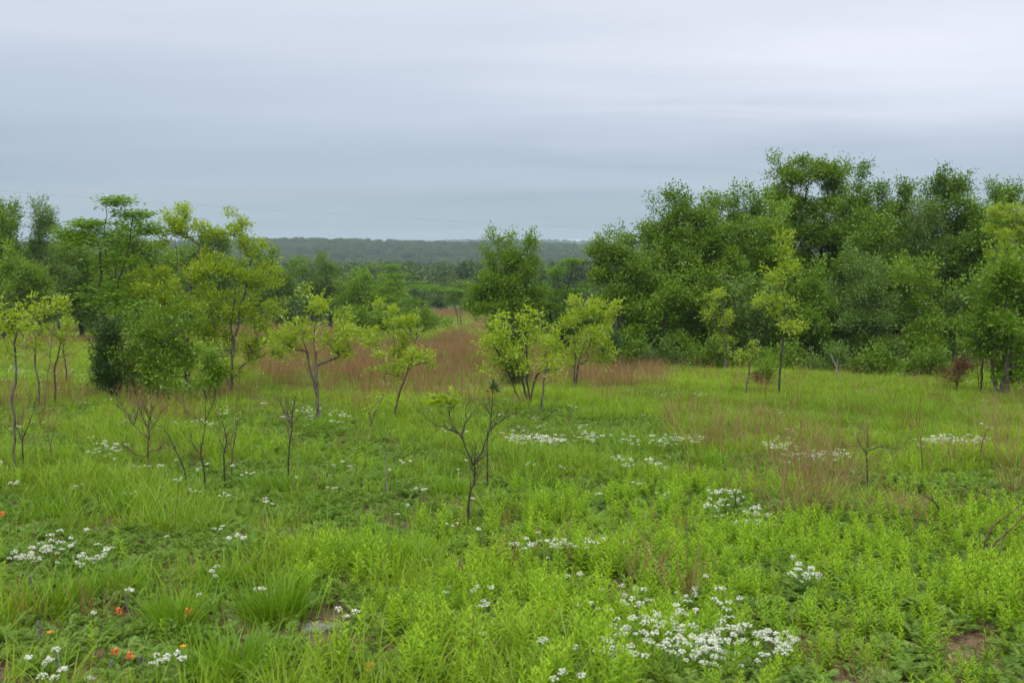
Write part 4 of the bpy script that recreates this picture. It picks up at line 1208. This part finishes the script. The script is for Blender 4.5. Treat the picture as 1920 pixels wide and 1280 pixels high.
def umbel_parts(seed, heads, h=0.30, rad=0.026, n=34):
    """stem mesh and one mesh for each white flower head"""
    rng = np.random.default_rng(seed); st = Acc(); hd = []
    for k in range(heads):
        top = np.array([rng.normal(0, 0.062), rng.normal(0, 0.062), h * rng.uniform(0.82, 1.08)])
        mid = top * [0.35, 0.35, 0.55]
        tube(st, [[0, 0, -0.02], mid, top], [0.0024, 0.002, 0.0014], 3, lt=0.5)
        fl = Acc(); R_ = rad * rng.uniform(0.75, 1.2)
        for _ in range(5):
            e = top + np.array([rng.normal(0, R_ * 0.5), rng.normal(0, R_ * 0.5), R_ * 0.3])
            tube(st, [top - [0, 0, 0.015], e], [0.0009, 0.0007], 3, lt=0.6)
        d = norm(rng.normal(0, 1, (n, 3))); d[:, 2] = np.abs(d[:, 2]) * 0.9
        P = top + d * [R_, R_, R_ * 0.55] * rng.uniform(0.5, 1.0, (n, 1)) ** 0.5
        D = d * [1, 1, 0.4] + rng.normal(0, 0.6, (n, 3)); s = rng.uniform(0.009, 0.016, n)
        leaves(fl, rng, P, D, d * 0.6 + [0, 0, 1.0] + rng.normal(0, 0.3, (n, 3)), s, s * 0.85, rng.uniform(0.2, 1, n), fold=0.25, droop=-0.1)
        hd.append(fl)
    nl = 12
    P = np.stack([rng.normal(0, 0.012, nl), rng.normal(0, 0.012, nl), rng.uniform(0.03, h * 0.75, nl)], 1)
    leaves(st, rng, P, rng.normal(0, 1, (nl, 3)) * [1, 1, 0.3] + [0, 0, 0.5], np.tile([0, 0, 1.0], (nl, 1)), 0.05, 0.012, rng.uniform(0, 1, nl))
    return st, hd


# ------------------------------------------------------------------ meadow plants: where they grow
def ell(px, py, zones):
    f = np.zeros_like(px)
    for cx, cy, rx, ry, w in zones:
        f = np.maximum(f, w * np.clip(1.15 * (1 - ((px - cx) / rx) ** 2 - ((py - cy) / ry) ** 2), 0, 1))
    return f


FLOWERS = [(1180, 1175, 70, 34, 0.9), (1250, 1150, 70, 30, .9), (1290, 1095, 60, 24, .6), (1320, 1120, 55, 42, .9), (1360, 1190, 115, 36, 1.0), (1440, 1185, 60, 28, 0.9), (1160, 1115, 70, 34, 0.45), (990, 1225, 42, 28, 0.7), (1040, 1185, 60, 14, 0.35),
           (1000, 1005, 62, 20, 0.8), (1080, 1020, 70, 22, .6), (110, 1018, 95, 38, 0.55), (150, 985, 40, 16, .4), (630, 1140, 34, 18, .4), (905, 1108, 30, 12, .4), (690, 1022, 30, 14, .22), (730, 962, 40, 12, .2),
           (1345, 928, 45, 22, .6), (1430, 960, 40, 20, .4), (1505, 1060, 26, 24, .45), (1605, 1008, 18, 8, .3), (1040, 818, 115, 7, 0.34), (1100, 812, 40, 5, .4), (1240, 818, 105, 8, .3), (1000, 800, 60, 8, .2), (1500, 800, 70, 7, .4), (1530, 850, 60, 12, .35), (1460, 830, 40, 10, .3),
           (410, 785, 60, 14, .6), (590, 778, 95, 13, .7), (190, 790, 30, 8, .4), (20, 790, 60, 8, .35), (90, 705, 140, 14, .5), (1270, 738, 45, 5, .7), (1190, 735, 40, 5, .3), (850, 730, 120, 8, .25), (450, 690, 80, 12, .2), (60, 640, 140, 14, .25),
           (200, 835, 30, 8, .3), (90, 1240, 110, 34, .35), (300, 1210, 60, 20, .18), (270, 1265, 80, 20, .25), (1780, 820, 90, 8, .2), (1400, 775, 90, 6, .2), (1180, 860, 120, 10, 0.12)]
RUSSET = [(560, 690, 130, 34, 1), (680, 690, 120, 34, 1), (820, 690, 120, 36, 1), (860, 640, 55, 26, 1), (1130, 690, 110, 34, .95), (1220, 690, 40, 26, 1), (420, 715, 110, 20, .5), (620, 650, 90, 22, .7), (1000, 690, 120, 30, .9), (850, 575, 45, 16, .8), (250, 690, 60, 30, .35), (740, 725, 130, 14, .4), (110, 700, 30, 24, .25)]
BARE = [(600, 1160, 55, 26, 1), (640, 1140, 30, 16, 1), (850, 1045, 34, 20, .9), (1830, 1190, 46, 28, 1), (1890, 1240, 30, 20, .8), (440, 1160, 60, 20, .7), (640, 1065, 30, 12, .8), (160, 1235, 50, 18, .6), (700, 1190, 40, 14, .6), (400, 1040, 40, 10, .5), (1160, 1085, 40, 14, .5), (930, 1190, 40, 20, 0.4)]


def candidates(rng, dens, y0, y1, half=0.60, pad=3.0, ynear=None):
    """random ground places, dens per square metre"""
    area = half * (y1 ** 2 - y0 ** 2) + 2 * pad * (y1 - y0)
    n = int(area * dens)
    y = np.sqrt(rng.uniform(0, 1, n) * (y1 ** 2 - y0 ** 2) + y0 ** 2)
    x = rng.uniform(-1, 1, n) * (half * y + pad)
    z = ground(x, y)
    px, py = to_px(x, y, z)
    return x, y, z, px, py


def meadow():
    rng = np.random.default_rng(21)
    G = dict(grass=[], forb=[], fern=[], herb=[], straw=[])
    bands = [(2.2, 7.5, 1.0), (7.5, 14, 0.9), (14, 26, 0.75), (26, 42, 0.55), (42, 75, 0.28), (75, 150, 0.10)]
    for (y0, y1, f) in bands:
        wid = 1.0 / math.sqrt(f)
        for kind, d in (('grass', 66), ('forb', 58), ('fern', 84), ('herb', 36), ('straw', 30)):
            if y0 > 40 and kind in ('fern', 'herb'):
                continue
            x, y, z, px, py = candidates(rng, d * f, y0, y1)
            n1 = snoise(x, y, 1.6, 11); n2 = snoise(x, y, 3.4, 12); n3 = snoise(x, y, 0.7, 13); n4 = snoise(x, y, 9.0, 14)
            right = np.clip((px - 850) / 600, 0, 1) * np.clip((py - 880) / 150, 0, 1)
            rmead = np.clip((px - 1200) / 200, 0, 1) * np.clip((860 - py) / 60, 0, 1)
            left = np.clip((900 - px) / 400, 0, 1) * np.clip((py - 900) / 150, 0, 1)
            hx, hy = to_px(x, y, z + 0.22)
            rus = ell(hx, hy, RUSSET); bare = np.clip(1.6 * ell(px, py, [(a, b + 28, c * 1.2, d * 2.0, e) for a, b, c, d, e in BARE]), 0, 1)
            if kind == 'grass':
                pr = 0.10 + 0.55 * np.clip((n1 - 0.5) * 3.5, 0, 1) + 0.10 * left * n2 + 0.08 * (y > 9) - 0.65 * right + 0.7 * rmead - 0.4 * rus + 0.30 * (y > 20)
            elif kind == 'forb':
                pr = 0.05 + 0.9 * np.clip((n2 - 0.5) * 3, 0, 1) + 1.05 * right * np.clip((n3 - 0.42) * 3.5, 0.06, 1) - 0.35 * left - 0.6 * rmead - 0.6 * rus
            elif kind == 'fern':
                pr = 0.40 + 0.6 * np.clip((0.62 - n1) * 3, 0, 1) + 0.4 * right + 0.3 * left - 0.5 * rmead - 0.5 * rus - 0.1 * (y > 20)
            elif kind == 'herb':
                pr = 0.35 + 0.4 * (n3 > 0.55) - 0.2 * rmead
            else:
                pr = rus * 0.95 * np.clip(0.2 + 1.7 * (n1 - 0.25), 0.1, 1) * np.clip(0.6 + 1.3 * (n2 - 0.3), 0.3, 1) + 0.06 * (y < 40) * (n4 > 0.4) * (n3 > 0.4) + 0.10 * (px < 950) * (py > 740) * (py < 1000) * (n2 > 0.5) + 0.10 * ((px > 1240) & (py > 760) & (py < 960)) * (n1 > 0.5) + 0.05 * (y > 40)
                pr = np.where(y > 42, pr + 0.4 * (snoise(x, y, 18.0, 15) > 0.62), pr)
            if kind != 'straw':
                pr = pr * (1 - bare * (0.97 if kind != 'herb' else 0.8))
            k = rng.random(len(x)) < pr
            x, y, z, n1, n2, n4, px, py, right, left = [v[k] for v in (x, y, z, n1, n2, n4, px, py, right, left)]
            n = len(x)
            hs = rng.uniform(0.6, 1.35, n)
            if kind == 'grass':
                hs *= 0.75 + 0.55 * n1
            if kind == 'straw':
                hs *= np.where(y > 15, 1.08, 0.62)
            if kind == 'forb':
                hs *= np.where(y > 12, 0.9, 1.1) * (0.8 + 0.45 * n1)
            hz = hs * (1.0 if y0 < 26 else 1.08)
            tint = np.clip(0.35 * n4 + 0.25 * n2 + 0.5 * rng.random(n) - 0.05, 0, 1)
            G[kind].append((np.stack([x, y, z], 1), np.stack([rng.normal(0, .10, n), rng.normal(0, .10, n), rng.uniform(0, 6.28, n)], 1),
                            np.stack([hs * wid, hs * wid, hz], 1), tint))
    lab = dict(grass=('meadow_grass', 'bright green grass growing all over the meadow', 'grass'), forb=('leafy_shoots', 'massed yellow-green leafy shoots across the meadow', 'ground cover'),
               fern=('ferny_ground_cover', 'low finely cut ferny leaves covering the meadow floor', 'ground cover'), herb=('low_herbs', 'small rounded green leaves close to the soil', 'ground cover'),
               straw=('russet_grass', 'dry russet-brown bunch grass in the back of the meadow', 'dry grass'))
    pieces = dict(grass=[grass_piece(600 + k, M['grass'], n=30, h=0.18 + 0.025 * (k % 3), spread=0.045, w=0.0045, lean=0.25 + 0.08 * (k % 3)) for k in range(6)],
                  forb=[shoot_piece(620 + k, M['forb'], h=0.145 + 0.02 * (k % 3), stems=2 + k % 3, nl=30) for k in range(6)],
                  fern=[fern_piece(640 + k, M['fern'], nf=10 + k % 3, l=0.098) for k in range(6)],
                  herb=[herb_piece(660 + k, M['herb'], r=0.07, h=0.08, sz=0.6) for k in range(4)],
                  straw=[grass_piece(680 + k, M['straw'], n=24, h=0.52, spread=0.06, lean=0.18, w=0.0045, curl=0.25) for k in range(5)])
    for kind, parts in G.items():
        P, Ro, S, t = [np.concatenate(v) for v in zip(*parts)]
        scatter(lab[kind][0], lab[kind][1], lab[kind][2], P, Ro, S, t, rng.integers(0, len(pieces[kind]), len(P)), pieces[kind])
        print(kind, len(P))


meadow()


def dead_stems():
    """last year's thin stems standing singly all over the meadow"""
    rng = np.random.default_rng(51)
    pcs = []
    for k in range(6):
        a = Acc(); hh = 0.34 + 0.05 * (k % 3)
        d = np.array([rng.normal(0, 0.12), rng.normal(0, 0.12), 1.0]); u = np.linspace(0, 1, 6)[:, None]
        q = u * d * hh + u ** 2 * rng.normal(0, 0.05, 3)
        tube(a, q, np.linspace(0.0024, 0.0009, 6), 3, lt=0.1)
        for _ in range(5):
            j = int(rng.integers(2, 6)); e = norm(d + rng.normal(0, 0.55, 3)) * rng.uniform(0.04, 0.12)
            tube(a, np.stack([q[j], q[j] + e * 0.5, q[j] + e + [0, 0, 0.01]]), [0.0012, 0.0010, 0.0006], 3, lt=0.3)
        pcs.append(a.mesh('dead_stem', M['straw']))
    x, y, z, px, py = candidates(rng, 3.4, 3.5, 24)
    k = rng.random(len(x)) < 0.25 + 0.6 * (snoise(x, y, 2.6, 52) > 0.5)
    P = np.stack([x[k], y[k], z[k]], 1); n = len(P); s = rng.uniform(0.6, 1.25, n)
    scatter('dead_stems', 'thin dead stems standing here and there in the meadow', 'dead stems', P, np.stack([rng.normal(0, .15, n), rng.normal(0, .15, n), rng.uniform(0, 6.28, n)], 1), np.stack([s, s, s], 1), rng.random(n) * 0.5, rng.integers(0, 6, n), pcs)


dead_stems()

# ------------------------------------------------------------------ white flowers: the largest ones single, the far ones together
def white_flowers():
    rng = np.random.default_rng(31)
    x, y, z, px, py = candidates(rng, 430, 3.2, 13.5, half=0.56, pad=0.5)
    px, py = to_px(x, y, z + 0.21)
    f = ell(px, py, FLOWERS) * 0.75
    f *= np.clip(0.25 + 2.2 * (snoise(x, y, 0.22, 33) - 0.38), 0.08, 1)
    f += 0.003 * (py > 850) * (px < 1250)
    k = (rng.random(len(x)) < f) & (py < 1330) & (px > -60) & (px < 1980)
    x, y, z, px, py = x[k], y[k], z[k], px[k], py[k]
    o = np.argsort(y); x, y, z, px, py = x[o], y[o], z[o], px[o], py[o]
    protos_ = []
    for v in range(7):
        st, hd = umbel_parts(700 + v, (1, 2, 3, 2, 4, 1, 3)[v], h=0.18 + 0.025 * (v % 3), rad=0.0195, n=28)
        protos_.append((st.mesh('stem', M['stem']), [h.mesh('flower_head', M['petal']) for h in hd]))
    def lab(a, b):
        if 1080 < a < 1560 and b > 1080: return ('white wildflower in the largest dense patch, bottom right of centre', 'white flowers of the largest patch')
        if 920 < a <= 1080 and b > 1160: return ('white wildflower in the small patch at the bottom left of the largest one', 'white flowers of the small bottom patch')
        if 900 < a < 1180 and b <= 1080: return ('white wildflower in the middle patch in front of the Y-forked sapling', 'white flowers of the middle patch')
        if a < 260 and b < 1120: return ('white wildflower in the loose patch at the left edge', 'white flowers of the left patch')
        if a < 420: return ('white wildflower scattered at the bottom left corner', 'white flowers of the bottom left corner')
        if a >= 1180 and b <= 1080: return ('white wildflower among the green forbs near the dry stalk fans', 'white flowers by the dry stalks')
        return ('white wildflower scattered between grass tussocks left of the largest patch', 'scattered white flowers')
    m = min(290, len(x)); n_all = len(x)
    for i in range(m):
        v = int(rng.integers(0, 7)); st, hd = protos_[v]
        lb, gp = lab(px[i], py[i])
        r = thing('white_wildflower', lb, 'flower', (x[i], y[i], z[i]), gp, rng.uniform(0, 6.28), rng.uniform(0.58, 0.98))
        link('stem', st, r)
        for h in hd:
            link('flower_head', h, r)
    # the rest
    rx, ry, rz = x[m:], y[m:], z[m:]
    x2, y2, z2, px2, py2 = candidates(rng, 26, 13.5, 60, half=0.56, pad=0.5)
    px2, py2 = to_px(x2, y2, z2 + 0.2)
    f2 = ell(px2, py2, [(a, b, c * 1.15, d * 1.5, e) for a, b, c, d, e in FLOWERS]) * 0.75 * np.clip(0.15 + 2.4 * (snoise(x2, y2, 0.55, 35) - 0.4), 0.05, 1) + 0.008
    k2 = (rng.random(len(x2)) < f2) & ~((px2 > 1330) & (py2 < 790) & (rng.random(len(x2)) < 0.6))
    P = np.stack([np.concatenate([rx, x2[k2]]), np.concatenate([ry, y2[k2]]), np.concatenate([rz, z2[k2]])], 1)
    pc = []
    for v in range(4):
        st, hd = umbel_parts(720 + v, 3, h=0.21, n=22, rad=0.02)
        a = Acc()
        for h in hd:
            vv = np.concatenate(h.v); a.add(vv, quads=np.concatenate(h.q), lt=np.concatenate(h.lq))
        pc.append(a.mesh('flower_heads', M['petal_i']))
    n = len(P); s = rng.uniform(0.65, 1.1, n)
    scatter('far_white_flowers', 'drifts of tiny white flowers in the back of the meadow', 'flowers', P, np.stack([np.zeros(n), np.zeros(n), rng.uniform(0, 6.28, n)], 1),
            np.stack([s, s, s], 1), rng.random(n), rng.integers(0, 4, n), pc)
    print('flowers', n_all, m, n)


white_flowers()


# ------------------------------------------------------------------ single plants in the foreground
def tussock(px, py, h, w, n, seed, label):
    rng = np.random.default_rng(800 + seed); b = at(px, py); m = b[1] / F
    a = Acc()
    blades(a, rng, n, h * m, w * m * 0.30, 0.28, 0.0065, 0.42)
    tag(link('grass_tussock', a.mesh('grass_tussock', M['tuss']), None, b), label, 'grass tussock', 'grass tussocks in the foreground')


for k, (px, py, h, w, n, lab) in enumerate([
    (515, 1165, 105, 110, 420, 'largest green grass tussock, left of the flat grey stone'),
    (720, 1080, 110, 120, 420, 'tall broad grass tussock left of the middle white flower patch'),
    (330, 1185, 95, 90, 300, 'grass tussock with dark foot between two orange flowers'),
    (440, 1275, 110, 150, 420, 'grass tussock at the bottom edge left of centre'),
    (120, 1140, 85, 90, 260, 'grass tussock below the loose white patch at left'),
    (220, 1120, 80, 80, 240, 'grass tussock right of the loose white patch at left'),
    (400, 1110, 70, 80, 220, 'olive grass tussock behind the largest one'),
    (100, 975, 70, 90, 240, 'grass tussock above the loose white patch at left'),
    (820, 1150, 70, 60, 200, 'narrow grass tussock right of the flat grey stone'),
    (1180, 850, 50, 150, 280, 'dark green wide grass tussock in the mid meadow'),
    (1330, 880, 50, 70, 200, 'dark green tussock in front of the left dry stalks'),
    (590, 810, 40, 60, 200, 'green tussock at the foot of the vase-shaped sapling'),
    (850, 930, 60, 70, 200, 'grass tussock behind the foot of the Y-forked sapling'),
    (1000, 920, 60, 80, 220, 'grass tussock right of the slender dark sapling'),
    (530, 925, 60, 80, 240, 'grass tussock at the foot of the twiggy round-topped sapling'),
    (260, 960, 60, 80, 240, 'grass tussock in the left meadow below the thorny shrub'),
]):
    tussock(px, py, h, w, n, k, lab)


def leafy_shoots():
    rng = np.random.default_rng(41)
    pr = [shoot_piece(840 + k, M['forb1'], h=0.21, stems=1, nl=42) for k in range(8)]
    x, y, z, px, py = candidates(rng, 18, 3.6, 7.2, half=0.53, pad=0.2)
    right = np.clip((px - 560) / 500, 0.08, 1)
    k = (rng.random(len(x)) < right * (0.25 + 0.75 * (snoise(x, y, 0.9, 42) > 0.45))) & (ell(px, py, BARE) < 0.2) & (py < 1340)
    x, y, z, px = x[k], y[k], z[k], px[k]
    o = rng.permutation(len(x))[:270]
    for i in o:
        me = pr[int(rng.integers(0, 8))]
        s = rng.uniform(0.75, 1.1)
        ob = link('leafy_shoot', me, None, (x[i], y[i], z[i]))
        ob.rotation_euler = (rng.normal(0, .08), rng.normal(0, .08), rng.uniform(0, 6.28)); ob.scale = (s, s, s)
        if px[i] > 1500: tag(ob, 'upright yellow-green leafy shoot in the bottom right forbs', 'plant', 'leafy shoots at the bottom right')
        elif px[i] > 900: tag(ob, 'upright yellow-green leafy shoot round the large white flower patch', 'plant', 'leafy shoots round the white flower patch')
        else: tag(ob, 'upright yellow-green leafy shoot at the bottom left among tussocks', 'plant', 'leafy shoots at the bottom left')


leafy_shoots()


def bloom(name, label, px, py, h, mat, seed, kind='brush'):
    """a single coloured flower whose head shows at that place"""
    rng = np.random.default_rng(seed)
    b = at(px, py + h * 0.9)
    m = b[1] / F; H = h * m * 1.25
    st = Acc(); tube(st, [[0, 0, -0.02], [0.01, 0, H * 0.5], [0, 0, H]], [0.003, 0.0025, 0.002], 4)
    nl = 10
    leaves(st, rng, np.stack([np.zeros(nl), np.zeros(nl), np.linspace(0.1, 0.8, nl) * H], 1), rng.normal(0, 1, (nl, 3)) * [1, 1, .2] + [0, 0, 0.8], np.tile([0, 0, 1.0], (nl, 1)), 0.04, 0.01, rng.random(nl))
    fl = Acc()
    if kind == 'brush':
        n = 26; t = rng.uniform(0, 1, n); ang = rng.uniform(0, 6.28, n)
        P = np.stack([0.008 * np.cos(ang), 0.008 * np.sin(ang), H - 0.012 + 0.032 * t], 1)
        D = np.stack([np.cos(ang), np.sin(ang), 0.5 + t], 1)
        leaves(fl, rng, P, D, rng.normal(0, .3, (n, 3)) + [0, 0, 1.0], 0.019, 0.011, rng.random(n))
    else:
        n = 9; ang = np.arange(n) * 6.283 / n
        P = np.tile([0, 0, H], (n, 1)); D = np.stack([np.cos(ang), np.sin(ang), np.full(n, 0.35)], 1)
        leaves(fl, rng, P, D, np.tile([0, 0, 1.0], (n, 1)), 0.024, 0.016, rng.random(n))
    root = thing(name, label, 'flower', b)
    link('stem', st.mesh('stem', M['stem']), root)
    link('flower_head', fl.mesh('flower_head', M[mat]), root)


for k, (px, py, lab) in enumerate([(6, 975, 'orange flower touching the left edge'), (224, 1157, 'orange flower left of the dark-footed grass tussock'), (355, 1158, 'orange flower right of the dark-footed grass tussock'),
                                   (217, 1233, 'orange flower near the bottom left among small white flowers'), (245, 1241, 'smaller orange flower just right of another near the bottom left'),
                                   (1036, 1158, 'orange flower between the small and the large white flower patch'), (696, 1262, 'orange flower at the bottom edge left of centre'), (946, 822, 'faint orange flower at the left end of the far white flower line'),
                                   (863, 765, 'faint orange flower behind the tuft of pale leaves')]):
    bloom('orange_paintbrush_flower', lab, px, py, 30 if py > 900 else 16, 'orange', 900 + k)
bloom('golden_flower', 'single golden flower at the foot of the tallest dry stalk fan', 1525, 919, 26, 'gold', 920, 'star')
bloom('yellow_flower', 'tiny yellow flower near the bottom left corner', 96, 1192, 22, 'gold', 921, 'star')
bloom('yellow_flower', 'tiny yellow flower right of the bottom orange flowers', 345, 1218, 22, 'gold', 922, 'star')
bloom('blue_flower', 'single pale blue flower near the right edge', 1912, 1062, 26, 'blue', 923, 'star')


def spikes():
    for k, (px, py, h) in enumerate([(58, 1125, 55), (75, 1235, 75), (505, 932, 26), (240, 1170, 60), (110, 1278, 60), (335, 1278, 60), (265, 1278, 50), (210, 1278, 40)]):
        rng = np.random.default_rng(950 + k); b = at(px, py); m = b[1] / F; H = h * m
        st = Acc(); tube(st, [[0, 0, -0.02], [0.004, 0, H * 0.5], [0.0, 0, H]], [0.0024, 0.002, 0.001], 4)
        sp = Acc(); n = 90; t = rng.uniform(0.45, 1, n); ang = rng.uniform(0, 6.28, n)
        P = np.stack([0.004 * np.cos(ang), 0.004 * np.sin(ang), t * H], 1)
        leaves(sp, rng, P, np.stack([np.cos(ang), np.sin(ang), np.full(n, 1.2)], 1), rng.normal(0, .4, (n, 3)) + [0, 0, 1.0], 0.012, 0.006, rng.random(n))
        r = thing('seed_spike', 'grey dried seed spike standing in the left foreground', 'plant', b, 'grey seed spikes')
        link('stem', st.mesh('stem', M['spike']), r); link('seed_head', sp.mesh('seed_head', M['spike']), r)


spikes()


# ------------------------------------------------------------------ air
def haze():
    m, nt = new_mat('haze')
    out = N(nt, 'ShaderNodeOutputMaterial')
    v = N(nt, 'ShaderNodeVolumePrincipled', inp={'Color': (0.74, 0.90, 1.0, 1), 'Density': 0.00028, 'Anisotropy': 0.0})
    L(nt, v.outputs[0], out.inputs['Volume'])
    x, y0, y1, z0, z1 = 6500, -700, 6200, -40.0, 45.0
    V = [(sx * x, yy, zz) for zz in (z0, z1) for yy in (y0, y1) for sx in (-1, 1)]
    q = [(0, 2, 3, 1), (4, 5, 7, 6), (0, 1, 5, 4), (2, 6, 7, 3), (0, 4, 6, 2), (1, 3, 7, 5)]
    me = mk_mesh('haze', V, [np.array(q)], m)
    tag(link('haze', me), 'thin pale haze over the valley', 'haze', kind='stuff')


haze()
tri = sum(len(o.data.polygons) * 2 for o in SC.objects if o.type == 'MESH')
print('about triangles (objects, shared counted each time)', tri)
